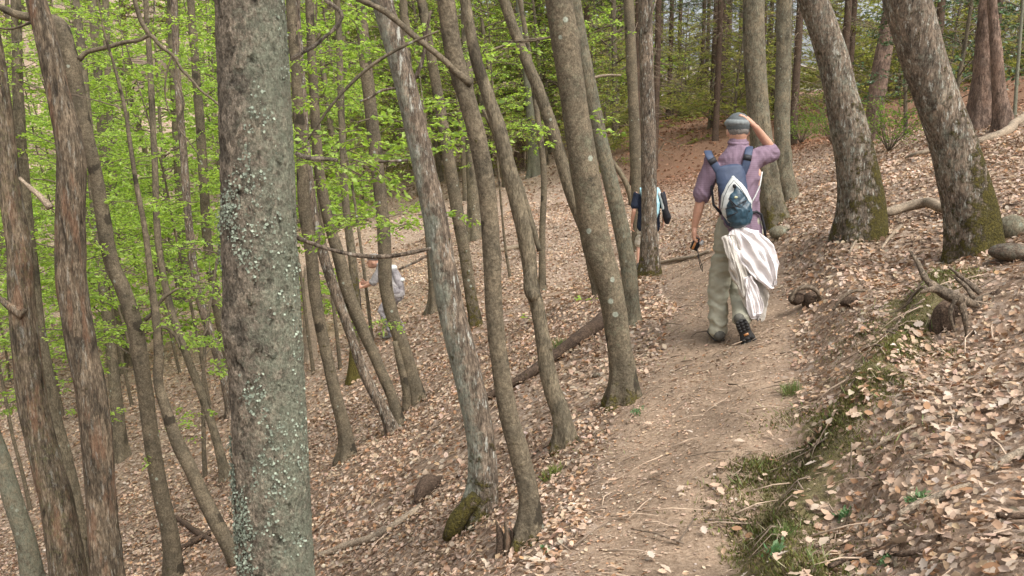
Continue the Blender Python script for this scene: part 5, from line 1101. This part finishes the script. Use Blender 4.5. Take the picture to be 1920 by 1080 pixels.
root_cluster("thin arched root in the bank next to the small arched root", (1590, 582), [[(1562, 582, 5, 0), (1578, 560, 6, 0), (1600, 546, 7, 0), (1622, 545, 5, 0)]], [(1596, 566, 20, 12, .08, "wood_dark")])
def stone(name, cat, label, px, py, rx, rz, mat, seed):
    h = hit(px, py + rz * .8); k = depth(px, py, h[1]) / FPX; c0 = at(px, py, h[1]); V, Fq, Ft = ell(0, 0, 0, rx * k, rx * k * .8, rz * k, 32); V = V * (1 + .22 * fbm((V + c0) * 7, 3, seed)[:, None])
    return link(name, new_mesh(name, V, [Fq, Ft], attrs={"moss": np.full(len(V), .15), "lichen": np.full(len(V), .5)}, smooth=True), M[mat], None, c0, label=label, category=cat)
stone("stone", "stone", "rounded grey stone beside the foot of the largest leaning oak", 1897, 427, 27, 24, "bark_grey", 5)
stone("tree_stump", "stump", "low rotten stump behind the hiker's hip", 1463, 436, 20, 13, "bark_grey", 9)
stone("stone", "stone", "small dark stone lying on the leaves between the log and the path", 1117, 703, 9, 6, "wood_dark", 12)
stone("hollow_lump", "wood", "dark lump standing for the shaded hollow under the rounded stone", 1898, 472, 42, 18, "wood_dark", 15)  # no real wood: a dark lump stands in for shade in the hollow
def splinter_stump(label, px, py, w_, h_):
    b = hit(px, py); k = depth(px, py, b[1]) / FPX; e = empty("broken_stump", b, label, "stump"); rg = np.random.default_rng(px)
    for j in range(7):
        a = j * .9 + rg.uniform(0, .5); o = np.array([math.cos(a), math.sin(a), 0]) * w_ * k * .35; hh = h_ * k * rg.uniform(.4, 1.1); P = np.array([o + (0, 0, -.05), o * .9 + (0, 0, hh * .5), o * 1.1 + (-.01, 0, hh)])
        V, F, *_ = trunk_geo(P, np.array([w_ * k * .2, w_ * k * .16, .003]), 8, .01, int(px + j), .2, 0, knots=0, fine=.15)
        link("splinter", new_mesh("splinter", V, F, attrs={"moss": np.full(len(V), .25), "lichen": np.zeros(len(V))}, smooth=True), M["bark_dead" if j % 2 else "wood_dark"], e)
splinter_stump("splintered broken stump beside the foot of the knotty smooth trunk", 950, 1035, 46, 62)
MR = limb(TA, [(893, 930, 30), (876, 950, 34), (858, 975, 38), (846, 995, 34), (838, 1012, 22)], -.12, label="moss-covered root bulging downhill", name="root", seg=16)
for o in TREES[TA["e"]["label"]]["e"].children:
    if o.name.startswith("root"):
        o.data.attributes["moss"].data.foreach_set("value", np.full(len(o.data.vertices), 1.2, np.float32))

# ------------------------------------------------------------------ ground plants, moss, twigs
def tuft(name, cat, label, px, py, w_, h_, n_, pal, wid=.08, kind_=None):
    b = hit(px, py); k = depth(px, py, b[1]) / FPX; rg = np.random.default_rng(px * 3 + py)
    x = b[0] + np.clip(rg.normal(0, w_ * k * .22, n_), -w_ * k * .4, w_ * k * .4); y = b[1] + np.clip(rg.normal(0, w_ * k * .22, n_), -w_ * k * .4, w_ * k * .4); z = height(x, y); P = np.stack([x, y, z], 1) - b
    tl = .5 if wid < .2 else 1.1; D = np.stack([rg.normal(0, tl, n_), rg.normal(0, tl, n_), np.ones(n_)], 1); Nn = rg.normal(0, 1, (n_, 3)); L = h_ * k * rg.uniform(.3, 1.0, n_) * (1 if wid < .2 else .55); P[:, 2] += 0 if wid < .2 else rg.uniform(0, .5, n_) * h_ * k
    V, T, C = leaf_geo(P, D, Nn, L, L * wid, green_cols(n_, rg, np.array(pal)), rng=rg)
    return link(name, new_mesh(name, V, T, C), M["plant"], None, b, label=label, category=cat)
G1 = [(.13, .20, .06), (.19, .24, .08), (.22, .20, .10)]; G2 = [(.10, .20, .08), (.14, .25, .11), (.2, .30, .15)]
tuft("grass_tuft", "grass", "bright tuft of fine grass at the uphill edge of the path", 1482, 742, 40, 36, 200, G1, .05)
tuft("herb_plant", "plant", "bushy bluish-green herb above the thick pale branch", 1717, 952, 45, 34, 170, G2, .35)
tuft("herb_plant", "plant", "small green herb lower down the bank, left of the pale branch", 1584, 978, 26, 30, 80, G2, .35)
tuft("herb_plant", "plant", "small green herb by the dark bent branch at the bottom", 1660, 1062, 28, 22, 70, G2, .35)
tuft("leafy_plant", "plant", "broad-leaved green plant low on the path edge near the bottom", 1450, 1045, 45, 42, 26, G2, .5)
tuft("grass_tuft", "grass", "grass tuft growing just above the broad-leaved plant", 1468, 1010, 46, 36, 120, G1, .06)
tuft("grass_tuft", "grass", "small grass tuft on the slope above the dark log", 1048, 655, 24, 30, 90, G1, .06)
tuft("grass_tuft", "grass", "yellow-green mossy tuft below the foot of the crooked trunk", 1035, 895, 40, 24, 200, [(.2, .22, .06), (.16, .19, .05)], .1)
tuft("herb_plant", "plant", "small round-leaved seedling on the slope near the smooth trunk's foot", 1022, 1040, 22, 26, 22, G2, .5)
tuft("herb_plant", "plant", "faint green seedling beside the path below the white-patched trunk", 1195, 778, 34, 22, 50, G2, .3)
rg = np.random.default_rng(31)
def cover(name, n_, y0, y1, dens, Lr, pal, wid, label, tilt_=.6, size_=1.0):
    x, y = scatter(n_, y0, y1, rg, 1.25, .6); d, s = trail_d(x, y); k = rg.uniform(0, 1, n_) < dens(x, y, d, s); x = x[k]; y = y[k]; z = height(x, y); m_ = len(x); P = np.stack([x, y, z], 1)
    D = np.stack([rg.normal(0, tilt_, m_), rg.normal(0, tilt_, m_), np.ones(m_)], 1); L = rg.uniform(*Lr, m_)
    V, T, C = leaf_geo(P, D, rg.normal(0, 1, (m_, 3)), L, L * wid, green_cols(m_, rg, np.array(pal), .3), rng=rg); link(name, new_mesh(name, V, T, C), M["plant"], None, kind="stuff", label=label, category=name.replace("_", " "))
def cover_strip(name, n_, off, sig, Lr, pal, wid, label, tilt_, patch=0.0, thr=0.0):
    t = rg.uniform(0, len(STRIP) - 1.001, n_); i = t.astype(int); f = (t - i)[:, None]; p_ = STRIP[i] * (1 - f) + STRIP[i + 1] * f; dn_ = STRIP[i + 1] - STRIP[i]; nn_ = np.stack([dn_[:, 1], -dn_[:, 0]], 1) / np.linalg.norm(dn_, axis=1)[:, None]
    p_ = p_ + nn_ * (rg.normal(0, 1, n_) * sig + off)[:, None]; x, y = p_[:, 0], p_[:, 1]; k = fbm(xy3(x, y) * 3.0, 3, 41) * 2 + thr > rg.uniform(-.6, .6, n_); x = x[k]; y = y[k]; m_ = len(x); z = height(x, y)
    D = np.stack([rg.normal(0, tilt_, m_), rg.normal(0, tilt_, m_), np.ones(m_)], 1); L = rg.uniform(*Lr, m_) * np.clip(1 + fbm(xy3(x, y) * 4, 2, 45), .4, 1.8)
    V, T, C = leaf_geo(np.stack([x, y, z - .003], 1), D, rg.normal(0, 1, (m_, 3)), L, L * wid, green_cols(m_, rg, np.array(pal), .3) * np.clip(1 + .6 * fbm(xy3(x, y) * 5, 2, 46), .5, 1.5)[:, None], rng=rg); link(name, new_mesh(name, V, T, C), M["plant"], None, kind="stuff", label=label, category=name.replace("_", " "))
cover_strip("moss", 90000, .0, .17, (.006, .022), [(.13, .12, .04), (.18, .16, .05), (.10, .085, .03), (.20, .145, .09), (.14, .16, .04)], .3, "olive moss and short growth along the eroded edge of the bank", .7, thr=-.05)
cover_strip("grass", 3400, -.04, .16, (.02, .065), [(.20, .27, .09), (.25, .30, .12), (.34, .30, .18)], .06, "thin pale and green grass hanging along the eroded bank edge", .8, thr=-.15)
cover("grass", 30000, 1.8, 8, lambda x, y, d, s: np.where(s < 0, .3 * np.exp(-((d - .6) / .16) ** 2), .35 * np.exp(-((d - .6) / .25) ** 2)) * np.clip(fbm(xy3(x, y) * 1.6, 2, 43) * 4 - .4, 0, 1), (.02, .06), [(.15, .22, .06), (.2, .24, .08), (.24, .2, .1)], .07, "sparse thin grass on both edges of the path", .7)
rb_ = Buf()
for k in range(46):     # fine roots hanging out of the eroded edge
    t_k = rg.uniform(1.5, len(STRIP) - 1.01); i_ = int(t_k); q0 = STRIP[i_] * (1 - t_k + i_) + STRIP[i_ + 1] * (t_k - i_); dn_ = STRIP[i_ + 1] - STRIP[i_]; nn_ = np.array([-dn_[1], dn_[0]]) / np.hypot(*dn_)
    L = rg.uniform(.05, .22); sl = rg.normal(0, 1.2); P_ = []
    for f_ in (0, .35, .7, 1.0):
        xy_ = q0 - nn_ * .05 + (nn_ + dn_ / np.hypot(*dn_) * sl) * L * f_ + rg.normal(0, .008, 2); P_.append((xy_[0], xy_[1], H(*xy_) + .012 + .02 * math.sin(3.1 * f_)))
    rb_.tube(np.array(P_), np.array([.004, .003, .002, .001]) * rg.uniform(.5, 1.5), 4, np.array((.22, .165, .12)) * rg.uniform(.4, 1.4))
link("fine_roots", rb_.mesh("fine_roots"), M["twig"], None, kind="stuff", label="thin bare roots hanging out of the eroded edge of the bank", category="roots")
tw = Buf()
for k in range(1500):
    y = math.sqrt(rg.uniform(3, 130)); x = rg.uniform(-.62, .62) * y; a = rg.uniform(0, 6.28); L = rg.uniform(.04, .30); z = H(x, y) + .018
    x2, y2 = x + math.cos(a) * L, y + math.sin(a) * L; q = np.array([(x, y, z), ((x + x2) / 2 + rg.normal(0, .012), (y + y2) / 2, (z + H(x2, y2)) / 2 + .02), (x2, y2, H(x2, y2) + .015)]); cc_ = np.array((.28, .21, .15)) * rg.uniform(.4, 1.7)
    tw.tube(q, np.array([.004, .003, .0015]) * rg.uniform(.6, 1.4), 4, cc_)
link("twigs", tw.mesh("twigs"), M["twig"], None, kind="stuff", label="small broken twigs scattered through the leaf litter", category="twigs")

# the largest nearest fallen leaves, each its own piece of the forest floor
lm = []
for k in range(10):
    rl = np.random.default_rng(800 + k); nl = 9; t = np.linspace(0, 1, nl); lob = (np.sin(t * math.pi) ** .8) * (.30 + (.09 * np.sin(t * 22 + k) if k % 2 else 0)) * (1 + .0 * t); lob[0] = .02; lob[-1] = .02
    V = []; cu = rl.uniform(-.3, .5); cupk = rl.uniform(.05, .5)
    for i in range(nl):
        z = cu * (4 * (t[i] - .5) ** 2 - 1) * .25; V += [(-lob[i], t[i] - .5, z + cupk * lob[i] + rl.normal(0, .02)), (0, t[i] - .5, z), (lob[i], t[i] - .5, z + cupk * lob[i] + rl.normal(0, .02))]
    F = []
    for i in range(nl - 1):
        a = i * 3; F += [(a, a + 1, a + 4, a + 3), (a + 1, a + 2, a + 5, a + 4)]
    colr = DEAD[[1, 0, 8, 6, 2, 5, 3, 1, 0, 8][k]] * rl.uniform(.9, 1.1); lm.append(new_mesh("leaf", V, np.array(F), np.tile(colr, (len(V), 1)), smooth=True)); lm[-1].materials.append(M["leaf_dead"])
for k in range(300):
    if k == 0: px, py, sz = 1690, 1032, .105
    elif k < 225: px, py, sz = rg.uniform(1480, 1960), rg.uniform(620, 1110), rg.uniform(.038, .062)
    else: px, py, sz = rg.uniform(960, 1480), rg.uniform(800, 1110), rg.uniform(.03, .055)
    h = hit(px, py, 1.6); z, nn = ground_normals(np.array([h[0]]), np.array([h[1]])); n_ = Vector(nn[0] + rg.normal(0, .30, 3)).normalized()
    o = link("leaf", lm[3 if k == 0 else rg.integers(0, 10)], None, FLOOR); o.location = (h[0], h[1], z[0] + .03)
    o.rotation_mode = 'QUATERNION'; o.rotation_quaternion = n_.to_track_quat('Z', 'Y') @ Matrix.Rotation(rg.uniform(0, 6.28), 3, 'Z').to_quaternion(); o.scale = (sz, sz, sz)
